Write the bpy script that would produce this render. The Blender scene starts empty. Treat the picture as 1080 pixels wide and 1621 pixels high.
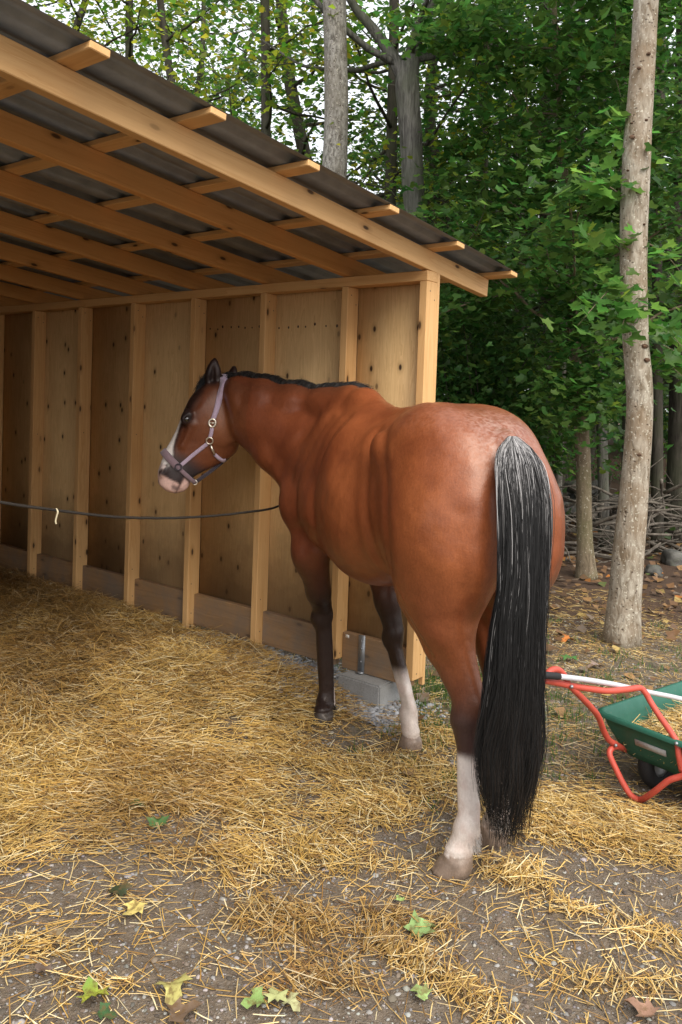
import bpy, bmesh, math, random
import numpy as np
from mathutils import Vector, Matrix
from mathutils.bvhtree import BVHTree

random.seed(7)
rng = np.random.default_rng(7)
SC = bpy.context.scene
COL = SC.collection

# ------------------------------------------------------------------ camera
EYE = 1.6
FPX, CX, CY = 1290.0, 540.0, 682.0          # focal length and principal point in photo pixels (1080 x 1621)
PITCH, ROLL = math.radians(2.0), math.radians(1.95)
c_f = np.array([0, math.cos(PITCH), -math.sin(PITCH)])
c_u0 = np.array([0, math.sin(PITCH), math.cos(PITCH)])
c_r0 = np.array([1.0, 0, 0])
c_r = math.cos(ROLL) * c_r0 + math.sin(ROLL) * c_u0
c_u = math.cos(ROLL) * c_u0 - math.sin(ROLL) * c_r0
CAM = np.array([0.0, 0.0, EYE])
cam_data = bpy.data.cameras.new('camera')
cam = bpy.data.objects.new('camera', cam_data)
COL.objects.link(cam)
cam.matrix_world = Matrix(((c_r[0], c_u[0], -c_f[0], CAM[0]), (c_r[1], c_u[1], -c_f[1], CAM[1]),
                           (c_r[2], c_u[2], -c_f[2], CAM[2]), (0, 0, 0, 1)))
cam_data.sensor_fit = 'VERTICAL'
cam_data.sensor_height = 36.0
cam_data.sensor_width = 24.0
cam_data.lens = FPX / 1621.0 * 36.0
cam_data.shift_y = -(1621 / 2 - CY) / 1621.0
cam_data.clip_start = 0.05
cam_data.clip_end = 500
SC.camera = cam

# ------------------------------------------------------------------ world, sun, exposure
SUN_EL, SUN_AZ = math.radians(46), math.radians(158)      # azimuth clockwise from +Y: behind the camera to the right
world = bpy.data.worlds.new('World')
SC.world = world
world.use_nodes = True
wn = world.node_tree
for n_ in list(wn.nodes):
    wn.nodes.remove(n_)
w_out = wn.nodes.new('ShaderNodeOutputWorld')
w_bg = wn.nodes.new('ShaderNodeBackground')
w_sky = wn.nodes.new('ShaderNodeTexSky')
w_sky.sky_type = 'NISHITA'
w_sky.sun_disc = False
w_sky.sun_elevation = SUN_EL
w_sky.sun_rotation = SUN_AZ
w_sky.dust_density = 4.0
w_sky.air_density = 1.0
w_mix = wn.nodes.new('ShaderNodeMixRGB')
w_mix.inputs[0].default_value = 0.72                      # thin bright overcast over the blue
w_mix.inputs[2].default_value = (11.0, 11.0, 11.4, 1)
wn.links.new(w_sky.outputs[0], w_mix.inputs[1])
wn.links.new(w_mix.outputs[0], w_bg.inputs[0])
wn.links.new(w_bg.outputs[0], w_out.inputs[0])
w_bg.inputs[1].default_value = 0.112
sun_data = bpy.data.lights.new('sun', 'SUN')
sun = bpy.data.objects.new('sun', sun_data)
COL.objects.link(sun)
sd = Vector((math.sin(SUN_AZ) * math.cos(SUN_EL), math.cos(SUN_AZ) * math.cos(SUN_EL), math.sin(SUN_EL)))
sun.rotation_euler = sd.to_track_quat('Z', 'Y').to_euler()
sun_data.energy = 2.5
sun_data.angle = math.radians(42)
sun_data.color = (1.0, 0.95, 0.87)
SC.view_settings.view_transform = 'Standard'
SC.view_settings.look = 'None'
SC.view_settings.gamma = 1
SC.view_settings.use_curve_mapping = False
SC.view_settings.exposure = 0.6
SC.render.film_transparent = False
try:
    SC.cycles.max_bounces = 7
    SC.cycles.diffuse_bounces = 4
    SC.cycles.transparent_max_bounces = 6
    SC.cycles.use_denoising = True
except Exception:
    pass


# ------------------------------------------------------------------ helpers
def ray(x, y):
    return c_f + c_r * (x - CX) / FPX - c_u * (y - CY) / FPX


def at(x, y, Y):
    """the point at photo position x, y that lies Y metres ahead"""
    v = ray(x, y)
    return CAM + v * (Y / v[1])


def at_z(x, y, z=0.0):
    v = ray(x, y)
    return CAM + v * ((z - EYE) / v[2])


def on_plane(x, y, P, n):
    v = ray(x, y)
    return CAM + v * (((P - CAM) @ n) / (v @ n))


def project(P):
    v = np.asarray(P, float) - CAM
    dd = v @ c_f
    return np.stack([CX + FPX * (v @ c_r) / dd, CY - FPX * (v @ c_u) / dd, dd], -1)


def make_mesh(name, V, faces, mat=None, smooth=False, col=None, mats=None, mat_idx=None):
    """V (n,3); faces: one (m,k) int array or a list of such arrays; col: per-vertex rgb"""
    if not isinstance(faces, (list, tuple)):
        faces = [faces]
    faces = [np.asarray(f, dtype=np.int32) for f in faces if len(f)]
    V = np.asarray(V, dtype=np.float32)
    me = bpy.data.meshes.new(name)
    me.vertices.add(len(V))
    me.vertices.foreach_set('co', V.ravel())
    loops = np.concatenate([f.ravel() for f in faces])
    tot = np.concatenate([np.full(len(f), f.shape[1], np.int32) for f in faces])
    start = np.concatenate([[0], np.cumsum(tot)[:-1]]).astype(np.int32)
    me.loops.add(len(loops))
    me.loops.foreach_set('vertex_index', loops)
    me.polygons.add(len(tot))
    me.polygons.foreach_set('loop_start', start)
    me.polygons.foreach_set('loop_total', tot)
    if smooth:
        me.polygons.foreach_set('use_smooth', np.ones(len(tot), bool))
    if col is not None:
        a = me.color_attributes.new('col', 'FLOAT_COLOR', 'POINT')
        c4 = np.ones((len(V), 4), np.float32)
        c4[:, :3] = col
        a.data.foreach_set('color', c4.ravel())
    if mats:
        for m in mats:
            me.materials.append(m)
        if mat_idx is not None:
            me.polygons.foreach_set('material_index', np.asarray(mat_idx, np.int32))
    elif mat:
        me.materials.append(mat)
    me.update(calc_edges=True)
    return me


def link(name, me, parent=None, matrix=None):
    o = bpy.data.objects.new(name, me)
    COL.objects.link(o)
    m = Matrix(matrix) if matrix is not None else Matrix.Identity(4)
    if parent is not None:
        o.parent = parent
        pm = parent.get('_m')
        m = (Matrix([pm[i * 4:i * 4 + 4] for i in range(4)]).inverted() @ m) if pm else m
    o.matrix_basis = m
    return o


def tag(o, label=None, cat=None, group=None, kind=None):
    if label:
        o['label'] = label
    if cat:
        o['category'] = cat
    if group:
        o['group'] = group
    if kind:
        o['kind'] = kind
    return o


ROOTM = {}


def thing(name, loc, label, cat, group=None):
    o = bpy.data.objects.new(name, None)
    COL.objects.link(o)
    o.location = loc
    o.empty_display_size = 0.1
    ROOTM[o.name] = Vector(loc)
    return tag(o, label, cat, group)


def part(name, me, root, sub=None, kind=None, label=None):
    """a mesh given in world coordinates, parented to root (an Empty without rotation)"""
    o = bpy.data.objects.new(name, me)
    COL.objects.link(o)
    if sub is not None:
        o.parent = sub
        return tag(o, label=label, kind=kind)
    o.parent = root
    o.location = -ROOTM[root.name]
    return tag(o, label=label, kind=kind)


def vnoise(P, scale=1.0, seed=0, octaves=3):
    """cheap value noise on (n,2|3) points, about -1..1"""
    P = np.asarray(P, float) * scale
    if P.shape[-1] == 2:
        P = np.concatenate([P, np.zeros(P.shape[:-1] + (1,))], -1)
    out = np.zeros(P.shape[:-1])
    amp, tot = 1.0, 0.0
    for o in range(octaves):
        q = P * 2 ** o + 17.3 * o + seed * 7.77
        i = np.floor(q).astype(np.int64)
        f = q - i
        f = f * f * (3 - 2 * f)
        r = 0
        for dx in (0, 1):
            for dy in (0, 1):
                for dz in (0, 1):
                    h = ((i[..., 0] + dx) * 73856093) ^ ((i[..., 1] + dy) * 19349663) ^ ((i[..., 2] + dz) * 83492791)
                    h = (h ^ (h >> 13)) * 1274126177
                    h = (h ^ (h >> 16)) & 0xffff
                    w = (f[..., 0] if dx else 1 - f[..., 0]) * (f[..., 1] if dy else 1 - f[..., 1]) * (f[..., 2] if dz else 1 - f[..., 2])
                    r = r + w * (h / 32767.5 - 1)
        out += r * amp
        tot += amp
        amp *= 0.5
    return out / tot


def catmull(P, n):
    P = np.asarray(P, float)
    if len(P) == 2:
        t = np.linspace(0, 1, n)[:, None]
        return P[0] * (1 - t) + P[1] * t
    Q = np.vstack([2 * P[0] - P[1], P, 2 * P[-1] - P[-2]])
    u = np.linspace(0, len(P) - 1 - 1e-9, n)
    i = u.astype(int)
    t = (u - i)[:, None]
    a, b, c, d = Q[i], Q[i + 1], Q[i + 2], Q[i + 3]
    return 0.5 * (2 * b + (c - a) * t + (2 * a - 5 * b + 4 * c - d) * t ** 2 + (3 * b - a - 3 * c + d) * t ** 3)


def tube(P, R, k=8, cap=True, flat=None, up=None):
    """verts, quads(+caps as ngons) of a tube along P with radii R"""
    P = np.asarray(P, float)
    n = len(P)
    R = np.broadcast_to(np.asarray(R, float), (n,))
    T = np.gradient(P, axis=0)
    T /= np.linalg.norm(T, axis=1)[:, None] + 1e-12
    ref = np.array([0.0, 0, 1.0]) if up is None else np.asarray(up, float)
    if up is None and abs(T[0] @ ref) > 0.9:
        ref = np.array([1.0, 0, 0])
    A = []
    a = ref - T[0] * (ref @ T[0])
    a /= np.linalg.norm(a)
    for i in range(n):
        a = a - T[i] * (a @ T[i])
        a /= np.linalg.norm(a) + 1e-12
        A.append(a.copy())
    A = np.array(A)
    B = np.cross(T, A)
    ang = np.arange(k) * 2 * math.pi / k
    fa, fb = flat if flat else (1, 1)
    V = P[:, None] + R[:, None, None] * (fa * np.cos(ang)[None, :, None] * A[:, None] + fb * np.sin(ang)[None, :, None] * B[:, None])
    V = V.reshape(-1, 3)
    i = np.arange(n - 1)[:, None] * k
    j = np.arange(k)[None]
    j2 = (j + 1) % k
    F = np.stack([i + j, i + j2, i + k + j2, i + k + j], -1).reshape(-1, 4)
    caps = [np.arange(k)[::-1][None], (np.arange(k) + (n - 1) * k)[None]] if cap else []
    return V, F, caps


class Geo:
    """collects pieces for one mesh"""
    def __init__(s):
        s.V, s.F, s.n, s.C = [], {}, 0, []

    def add(s, V, *faces, col=None):
        V = np.asarray(V, float)
        for f in faces:
            f = np.asarray(f)
            if f.ndim == 1:
                f = f[None]
            s.F.setdefault(f.shape[1], []).append(f + s.n)
        s.V.append(V)
        s.n += len(V)
        c = np.ones((len(V), 3)) * (0.5 if col is None else np.asarray(col))
        s.C.append(c)
        return s

    def tube(s, P, R, k=8, col=None, cap=True, **kw):
        V, F, caps = tube(P, R, k, cap, **kw)
        return s.add(V, F, *caps, col=col)

    def box(s, c, ax, ay, az, col=None):
        """centre and three half-axis vectors"""
        c, ax, ay, az = map(lambda q: np.asarray(q, float), (c, ax, ay, az))
        V = np.array([c + sx * ax + sy * ay + sz * az for sx in (-1, 1) for sy in (-1, 1) for sz in (-1, 1)])
        F = np.array([[0, 1, 3, 2], [4, 6, 7, 5], [0, 4, 5, 1], [2, 3, 7, 6], [0, 2, 6, 4], [1, 5, 7, 3]])
        return s.add(V, F, col=col)

    def mesh(s, name, mat, smooth=False, color=False):
        fs = [np.concatenate(v) for v in s.F.values()]
        return make_mesh(name, np.concatenate(s.V), fs, mat, smooth, np.concatenate(s.C) if color else None)


# ------------------------------------------------------------------ materials
class NT:
    def __init__(s, name, rough=0.6, spec=0.5):
        s.m = bpy.data.materials.new(name)
        s.m.use_nodes = True
        s.t = s.m.node_tree
        s.b = s.t.nodes['Principled BSDF']
        s.out = s.t.nodes['Material Output']
        s.b.inputs['Roughness'].default_value = rough
        s.b.inputs['Specular IOR Level'].default_value = spec

    def n(s, typ, **kw):
        nd = s.t.nodes.new('ShaderNode' + typ)
        for k_, v in kw.items():
            if k_ in ('inp',):
                for a, b in v.items():
                    if isinstance(b, bpy.types.NodeSocket):
                        s.t.links.new(b, nd.inputs[a])
                    else:
                        nd.inputs[a].default_value = b
            else:
                setattr(nd, k_, v)
        return nd

    def l(s, a, b):
        s.t.links.new(a, b)

    def coord(s, which='Object', scale=(1, 1, 1), rnd=False):
        tc = s.n('TexCoord')
        v = tc.outputs[which]
        if rnd:
            oi = s.n('ObjectInfo')
            mu = s.n('VectorMath', operation='SCALE', inp={0: (37.0, 23.0, 51.0)})
            s.l(oi.outputs['Random'], mu.inputs['Scale'])
            ad = s.n('VectorMath', operation='ADD', inp={0: v, 1: mu.outputs[0]})
            v = ad.outputs[0]
        mp = s.n('Mapping', inp={0: v})
        mp.inputs['Scale'].default_value = scale
        return mp.outputs[0]

    def noise(s, vec, scale, detail=4, rough=0.55, dist=0.0):
        nd = s.n('TexNoise', inp={'Vector': vec, 'Scale': scale, 'Detail': detail, 'Roughness': rough, 'Distortion': dist})
        return nd.outputs[0]

    def ramp(s, fac, stops):
        r = s.n('ValToRGB')
        e = r.color_ramp.elements
        while len(e) < len(stops):
            e.new(0.5)
        for i, (p_, c_) in enumerate(stops):
            e[i].position = p_
            c_ = (c_, c_, c_) if isinstance(c_, (int, float)) else c_
            e[i].color = (*c_, 1)
        s.l(fac, r.inputs[0])
        return r.outputs[0]

    def mix(s, fac, a, b, mode='MIX'):
        nd = s.n('MixRGB', blend_type=mode)
        for i, v in enumerate((fac, a, b)):
            if isinstance(v, bpy.types.NodeSocket):
                s.l(v, nd.inputs[i])
            elif i == 0:
                nd.inputs[0].default_value = v
            else:
                nd.inputs[i].default_value = (*v, 1)
        return nd.outputs[0]

    def math(s, op, a, b=0.0):
        nd = s.n('Math', operation=op)
        for i, v in enumerate((a, b)):
            if isinstance(v, bpy.types.NodeSocket):
                s.l(v, nd.inputs[i])
            else:
                nd.inputs[i].default_value = v
        return nd.outputs[0]

    def attr(s, name='col'):
        return s.n('Attribute', attribute_name=name).outputs[0]

    def bump(s, h, strength=0.3, dist=0.01):
        b = s.n('Bump', inp={'Height': h, 'Strength': strength, 'Distance': dist})
        s.l(b.outputs[0], s.b.inputs['Normal'])
        return b

    def color(s, c):
        if isinstance(c, bpy.types.NodeSocket):
            s.l(c, s.b.inputs['Base Color'])
        else:
            s.b.inputs['Base Color'].default_value = (*c, 1)
        return s


def simple(name, c, rough=0.5, metal=0.0, spec=0.5, wear=0.15):
    t = NT(name, rough, spec)
    v = t.coord('Object')
    f = t.noise(v, 35, 5)
    f2 = t.noise(v, 6, 3)
    c1 = tuple(x * (1 - wear) for x in c)
    c2 = tuple(min(1, x * (1 + wear)) for x in c)
    t.color(t.mix(t.math('MULTIPLY', t.math('ADD', f, f2), 0.5), c1, c2))
    t.b.inputs['Metallic'].default_value = metal
    t.bump(f, 0.08, 0.002)
    return t.m


def wood_mat(name, c_light, c_dark, knots=1.0, weather=0.0, knot_scale=3.2, axis='X', wavy=False):
    """timber whose long axis is local X (boards) - grain, growth bands and small dark knots"""
    t = NT(name, 0.62, 0.3)
    v = t.coord('Object', rnd=True)
    st = (0.7, 14, 14) if axis == 'X' else ((14, 14, 0.7) if axis == 'Z' else (14, 0.7, 14))
    mp = t.n('Mapping', inp={0: v})
    mp.inputs['Scale'].default_value = st
    g1 = t.noise(mp.outputs[0], 1.6 if wavy else 1.3, 5, 0.55, 1.6 if wavy else 0.8)
    mp2 = t.n('Mapping', inp={0: v})
    mp2.inputs['Scale'].default_value = tuple(x * 7 for x in st)
    g2 = t.noise(mp2.outputs[0], 1.5, 3, 0.6)
    bands = t.math('FRACT', t.math('MULTIPLY', g1, 7.0 if wavy else 5.0))
    bands = t.ramp(bands, [(0, 0.0), (0.75, 0.55), (0.92, 1.0), (1.0, 0.1)])
    col = t.mix(t.math('MULTIPLY', bands, 0.85 if wavy else 0.6), c_light, c_dark)
    col = t.mix(t.math('MULTIPLY', g2, 0.28), col, tuple(x * 0.6 for x in c_dark))
    big = t.noise(v, 1.1, 3)
    col = t.mix(t.math('MULTIPLY', t.ramp(big, [(0.4, 0.0), (0.75, 1.0)]), 0.12 if wavy else 0.3), col, tuple(x * 0.75 for x in c_dark))
    if knots:
        sx = t.n('SeparateXYZ', inp={0: v})
        if axis == 'X':
            ca, cb = t.math('MULTIPLY', sx.outputs[0], knot_scale), t.math('MULTIPLY', t.math('ADD', sx.outputs[1], sx.outputs[2]), knot_scale * 2.6)
        else:
            ca, cb = t.math('MULTIPLY', sx.outputs[0], knot_scale * 2.2), t.math('MULTIPLY', sx.outputs[2], knot_scale * 1.25)
        kc = t.n('CombineXYZ', inp={0: ca, 1: cb})
        vo = t.n('TexVoronoi', voronoi_dimensions='2D', inp={'Vector': kc.outputs[0], 'Scale': 1.0, 'Randomness': 1.0})
        d = vo.outputs['Distance']
        sel = t.ramp(vo.outputs['Color'], [(0.50, 0.0), (0.6, 1.0)])
        kn = t.math('MULTIPLY', t.ramp(d, [(0.045, 1.0), (0.085, 0.0)]), sel)
        halo = t.math('MULTIPLY', t.ramp(d, [(0.06, 0.55), (0.20, 0.0)]), sel)
        col = t.mix(t.math('MULTIPLY', halo, knots), col, tuple(x * 0.55 for x in c_dark))
        col = t.mix(t.math('MULTIPLY', kn, knots), col, (0.035, 0.015, 0.007))
    if weather:
        wn_ = t.noise(v, 5, 6, 0.65)
        col = t.mix(t.math('MULTIPLY', t.ramp(wn_, [(0.4, 0.0), (0.7, 1.0)]), weather), col, (0.16, 0.14, 0.12))
    if wavy:
        # splashes and stable dirt along the foot of the sheet
        sz = t.n('SeparateXYZ', inp={0: t.coord('Object')})
        low = t.ramp(t.math('ADD', sz.outputs[2], t.math('MULTIPLY', t.noise(v, 5, 5, 0.7), -0.5)), [(0.0, 0.75), (0.45, 0.0)])
        col = t.mix(low, col, (0.17, 0.105, 0.055))
        ve = t.ramp(t.noise(v, 2.2, 4, 0.6), [(0.45, 0.0), (0.65, 0.16)])
        col = t.mix(ve, col, (0.34, 0.19, 0.075))
    t.color(col)
    t.bump(t.math('ADD', g2, t.math('MULTIPLY', bands, 0.4)), 0.25, 0.002)
    return t.m


M = {}
# ------------------------------------------------------------------ wood, metal, stone materials
M['timber'] = wood_mat('planed_pine', (0.72, 0.45, 0.20), (0.56, 0.295, 0.10), knots=0.9)
M['rafter_wood'] = wood_mat('rafter_pine', (0.66, 0.345, 0.12), (0.50, 0.23, 0.065), knots=0.9)
M['sill_wood'] = wood_mat('treated_sill', (0.36, 0.22, 0.11), (0.24, 0.13, 0.055), knots=0.6, weather=0.75)
M['plywood'] = wood_mat('plywood', (0.82, 0.57, 0.28), (0.62, 0.38, 0.16), knots=1.0, knot_scale=3.4, axis='Z', wavy=True)


def roof_mat():
    t = NT('roof_steel', 0.5, 0.4)
    v = t.coord('Object')
    f = t.noise(v, 9, 6, 0.6)
    t.color(t.ramp(f, [(0.3, (0.16, 0.185, 0.21)), (0.7, (0.26, 0.295, 0.33))]))
    t.b.inputs['Metallic'].default_value = 0.0
    t.bump(f, 0.05, 0.003)
    return t.m


M['roof'] = roof_mat()
M['galv'] = simple('galvanised_steel', (0.33, 0.35, 0.37), 0.45, 0.7, wear=0.3)


def concrete_mat():
    t = NT('concrete', 0.9, 0.2)
    v = t.coord('Object')
    a = t.noise(v, 14, 6, 0.65)
    b = t.noise(v, 160, 3)
    c = t.mix(a, (0.22, 0.22, 0.21), (0.36, 0.36, 0.35))
    c = t.mix(t.ramp(b, [(0.3, 0.5), (0.5, 0.0)]), c, (0.16, 0.155, 0.15))
    t.color(c)
    t.bump(b, 0.5, 0.004)
    return t.m


M['concrete'] = concrete_mat()

# ------------------------------------------------------------------ horse shelter frame of reference
SA = 0.90613
S0 = np.array([0.013, 4.356, 0.0])
s_dir = np.array([-math.sin(SA), math.cos(SA), 0])       # along the back wall, away from us
n_dir = np.array([math.cos(SA), math.sin(SA), 0])        # outward through the back wall
zz = np.array([0, 0, 1.0])


def W(s, t, z):
    return S0 + s_dir * s - n_dir * t + zz * z


S_END, S_FAR = -0.494, 7.2
T_FRONT = 3.5
SLOPE = 0.0968
T_dir = np.array([0, 0, 0.0]) - n_dir                    # into the shelter / uphill
r_dir = (T_dir + zz * SLOPE)
r_dir /= np.linalg.norm(r_dir)
r_up = np.cross(s_dir, r_dir)
if r_up[2] < 0:
    r_up = -r_up

shelter = thing('horse_shelter', W(0, 0, 0.15), 'new open-ended timber horse shelter with a plywood back wall and a dark metal roof', 'shelter')
_bm_cache = {}


def board_mesh(name, L, w, h, mat, ch=0.003):
    key = (name, round(L, 4), round(w, 4), round(h, 4), mat.name)
    if key not in _bm_cache:
        bm = bmesh.new()
        bmesh.ops.create_cube(bm, size=1.0)
        bmesh.ops.scale(bm, vec=(L, w, h), verts=bm.verts)
        bmesh.ops.bevel(bm, geom=list(bm.edges), offset=ch, segments=1, affect='EDGES')
        me = bpy.data.meshes.new(name)
        bm.to_mesh(me)
        bm.free()
        me.materials.append(mat)
        _bm_cache[key] = me
    return _bm_cache[key]


def board(name, root, p0, p1, wv, w, hv, h, mat, ch=0.003, label=None):
    """a board from p0 to p1 (centre line), width w along wv, thickness h along hv"""
    p0, p1 = np.asarray(p0, float), np.asarray(p1, float)
    L = np.linalg.norm(p1 - p0)
    x = (p1 - p0) / L
    y = np.asarray(wv, float) - x * (x @ wv)
    y /= np.linalg.norm(y)
    z = np.cross(x, y)
    o = bpy.data.objects.new(name, board_mesh(name, L, w, h, mat, ch))
    COL.objects.link(o)
    c = (p0 + p1) / 2
    o.parent = root
    if root.name in ROOTM:
        c = c - np.array(ROOTM[root.name])
    o.matrix_basis = Matrix(((x[0], y[0], z[0], c[0]), (x[1], y[1], z[1], c[1]), (x[2], y[2], z[2], c[2]), (0, 0, 0, 1)))
    return tag(o, label=label)


TOPZ = 2.216
# studs of the back wall
stud_s = [S_END] + [0.6 * i for i in range(0, 12)] + [S_FAR - 0.045]
for s in stud_s:
    zb = 0.21 if s <= 0.1 else 0.14
    board('stud', shelter, W(s + 0.0225, -0.0475, zb), W(s + 0.0225, -0.0475, TOPZ), s_dir, 0.045, n_dir, 0.095, M['timber'])
g = Geo()
for k_ in range(1):
    a_ = np.linspace(0, 2 * math.pi, 7)[:-1]
    Vn = np.array([[0, math.cos(q) * 0.0038, math.sin(q) * 0.0038] for q in a_] + [[0.0009, math.cos(q) * 0.0034, math.sin(q) * 0.0034] for q in a_])
    g.add(Vn, np.array([[k, (k + 1) % 6, 6 + (k + 1) % 6, 6 + k] for k in range(6)]), np.arange(6, 12))
M['screw'] = simple('screw_steel', (0.10, 0.085, 0.06), 0.5, 0.6)
screw_me = g.mesh('screw', M['screw'])
for s in stud_s[:7]:
    for zs, tt_ in ((2.17, -0.03), (2.13, -0.068), (1.35 + rng.uniform(-.1, .1), -0.04), (0.42, -0.03), (0.33, -0.066), (0.24, -0.035)):
        o = bpy.data.objects.new('screw', screw_me)
        COL.objects.link(o)
        o.parent = shelter
        c = W(s - 0.0003, tt_ + rng.normal(0, 0.003), zs + rng.normal(0, 0.006)) - np.array(ROOTM[shelter.name])
        x_ = -s_dir
        y_ = np.cross(zz, x_)
        o.matrix_basis = Matrix(((x_[0], y_[0], 0, c[0]), (x_[1], y_[1], 0, c[1]), (0, 0, 1, c[2]), (0, 0, 0, 1)))
# outer edge board at the open corner, hanging a little lower
board('corner_board', shelter, W(S_END + 0.014, -0.1085, 0.165), W(S_END + 0.014, -0.1085, TOPZ + 0.05), s_dir, 0.028, n_dir, 0.022, M['timber'])
# top plate
board('top_plate', shelter, W(S_END, -0.0475, TOPZ + 0.0265), W(S_FAR, -0.0475, TOPZ + 0.0265), n_dir, 0.095, zz, 0.051, M['timber'])
# plywood panels between / behind the studs
k_ = 0
edges = [S_END + 0.03] + [0.6 * i + 0.0225 for i in range(0, 12, 2)] + [S_FAR - 0.02]
for a, b in zip(edges[:-1], edges[1:]):
    c = W((a + b) / 2, -0.1025, 0)
    me = make_mesh('plywood_panel', [[x * (b - a - 0.003) / 2, y * 0.006, z] for x in (-1, 1) for y in (-1, 1) for z in (0.0, 2.05)],
                   np.array([[0, 1, 3, 2], [4, 6, 7, 5], [0, 4, 5, 1], [2, 3, 7, 6], [0, 2, 6, 4], [1, 5, 7, 3]]), M['plywood'])
    o = bpy.data.objects.new('plywood_panel', me)
    COL.objects.link(o)
    o.parent = shelter
    c = c + zz * 0.19 - np.array(ROOTM[shelter.name])
    o.matrix_basis = Matrix(((s_dir[0], n_dir[0], 0, c[0]), (s_dir[1], n_dir[1], 0, c[1]), (0, 0, 1, c[2]), (0, 0, 0, 1)))
# sill boards, one in every bay
for i in range(len(stud_s) - 1):
    a, b = stud_s[i] + 0.047, stud_s[i + 1] - 0.002
    board('sill_board', shelter, W(a, -0.0735, 0.255), W(b, -0.0735, 0.255), zz, 0.195, n_dir, 0.042, M['sill_wood'], label='grey weathered sill board' if i in (2, 3) else None)
# a row of dark plug marks across two of the sheets
for (x0, x1, y0, y1, n_) in ((333, 409, 521, 517, 8), (440, 531, 519, 514, 7)):
    for i in range(n_):
        u = (i + rng.uniform(-0.2, 0.2)) / (n_ - 1)
        c = on_plane(x0 + (x1 - x0) * u, y0 + (y1 - y0) * u + rng.normal(0, 1.6), W(0, -0.0958, 0), n_dir)
        r_ = rng.uniform(0.005, 0.0095)
        a = np.linspace(0, 2 * math.pi, 9)[:-1]
        V = np.array([c + s_dir * math.cos(q) * r_ * 0.8 + zz * math.sin(q) * r_ for q in a] + [c - n_dir * 0.0012 + s_dir * math.cos(q) * r_ * 0.6 + zz * math.sin(q) * r_ * 0.8 for q in a])
        F = np.array([[k, (k + 1) % 8, 8 + (k + 1) % 8, 8 + k] for k in range(8)])
        g = Geo()
        g.add(V, F, np.arange(8, 16))
        if 'plug' not in M:
            M['plug'] = simple('dark_knot', (0.05, 0.022, 0.010), 0.6)
        part('knot', g.mesh('knot', M['plug']), shelter)
# rafters, one above every stud
raf_s = [S_END + 0.0225] + [0.6 * i + 0.0225 for i in range(0, 12)] + [S_FAR - 0.0225]
ZB = 2.272
for i, s in enumerate(raf_s):
    off = r_up * 0.049
    p0 = W(s, -0.622, ZB - 0.622 * SLOPE) + off
    p1 = W(s, T_FRONT + 0.45, ZB + (T_FRONT + 0.45) * SLOPE) + off
    board('rafter', shelter, p0, p1, r_up, 0.0975, s_dir, 0.045, M['timber'] if i == 0 else M['rafter_wood'], label='outermost rafter at the gable edge' if i == 0 else None)
# battens across the rafters
for t in (-0.60, -0.02, 0.55, 1.09, 1.58, 2.04, 2.5, 2.95, 3.4, 3.9):
    q = W(0, t, ZB + t * SLOPE) + r_up * (0.0985 + 0.0125)
    board('batten', shelter, q + s_dir * (S_END - 0.165), q + s_dir * (S_FAR + 0.1), r_dir, 0.07, r_up, 0.024, M['timber'])
# front posts and beam (the open long side starts outside the picture)
for s in (S_END + 0.05, 2.3, 4.7, S_FAR - 0.05):
    board('post', shelter, W(s, T_FRONT, 0.0), W(s, T_FRONT, ZB + T_FRONT * SLOPE - 0.15), s_dir, 0.095, n_dir, 0.095, M['timber'])
board('front_beam', shelter, W(S_END, T_FRONT, ZB + T_FRONT * SLOPE - 0.075), W(S_FAR, T_FRONT, ZB + T_FRONT * SLOPE - 0.075), zz, 0.145, n_dir, 0.07, M['timber'])
# far gable and unseen panels added on the long side to darken the inside
g = Geo()
g.box(W(S_FAR + 0.012, T_FRONT / 2 - 0.05, 1.35), s_dir * 0.006, n_dir * (T_FRONT / 2 + 0.05), zz * 1.2)
part('gable_panel', g.mesh('gable_panel', M['plywood']), shelter)
for a_, b_ in ((0.6, 1.2), (1.2, 2.4), (2.4, 3.6), (3.6, 4.8), (4.8, 6.0), (6.0, 7.2)):
    g = Geo()
    g.box(W((a_ + b_) / 2, T_FRONT + 0.055, 1.3), s_dir * ((b_ - a_) / 2 - 0.002), n_dir * 0.006, zz * 1.15)
    part('shade_panel', g.mesh('shade_panel', M['plywood']), shelter)
# trapezoidal roof sheets, ribs running down the slope, 1.05 m cover
rib = [(0.0, 0), (0.028, 0.0), (0.05, 0.018), (0.085, 0.018), (0.107, 0.0), (0.175, 0.0)]
s_pos = S_END - 0.165
t0, t1 = -0.66, T_FRONT + 0.52
while s_pos < S_FAR + 0.1:
    prof = []
    for kx in range(6):
        for (a, h) in rib[:-1]:
            prof.append((s_pos + kx * 0.175 + a, h))
    prof.append((s_pos + 1.05 + 0.02, 0.0))
    prof = np.array(prof)
    off = 0.024 + 0.0985 + 0.003 + (0.0012 if int(round((s_pos - S_END) / 1.05)) % 2 else 0)
    rows = []
    for th in (0, 0.0009):
        for t in (t0, t1):
            q = np.array([W(sv, t, ZB + t * SLOPE) + r_up * (off + h + th) for sv, h in prof])
            rows.append(q)
    n = len(prof)
    V = np.concatenate(rows)
    i = np.arange(n - 1)
    F = np.concatenate([np.stack([i, i + 1, i + 1 + n, i + n], -1), np.stack([i + 2 * n, i + 3 * n, i + 3 * n + 1, i + 2 * n + 1], -1),
                        np.stack([i, i + 2 * n, i + 2 * n + 1, i + 1], -1), np.stack([i + n, i + n + 1, i + 3 * n + 1, i + 3 * n], -1)])
    part('roof_sheet', make_mesh('roof_sheet', V, F, M['roof']), shelter)
    s_pos += 1.05
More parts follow.
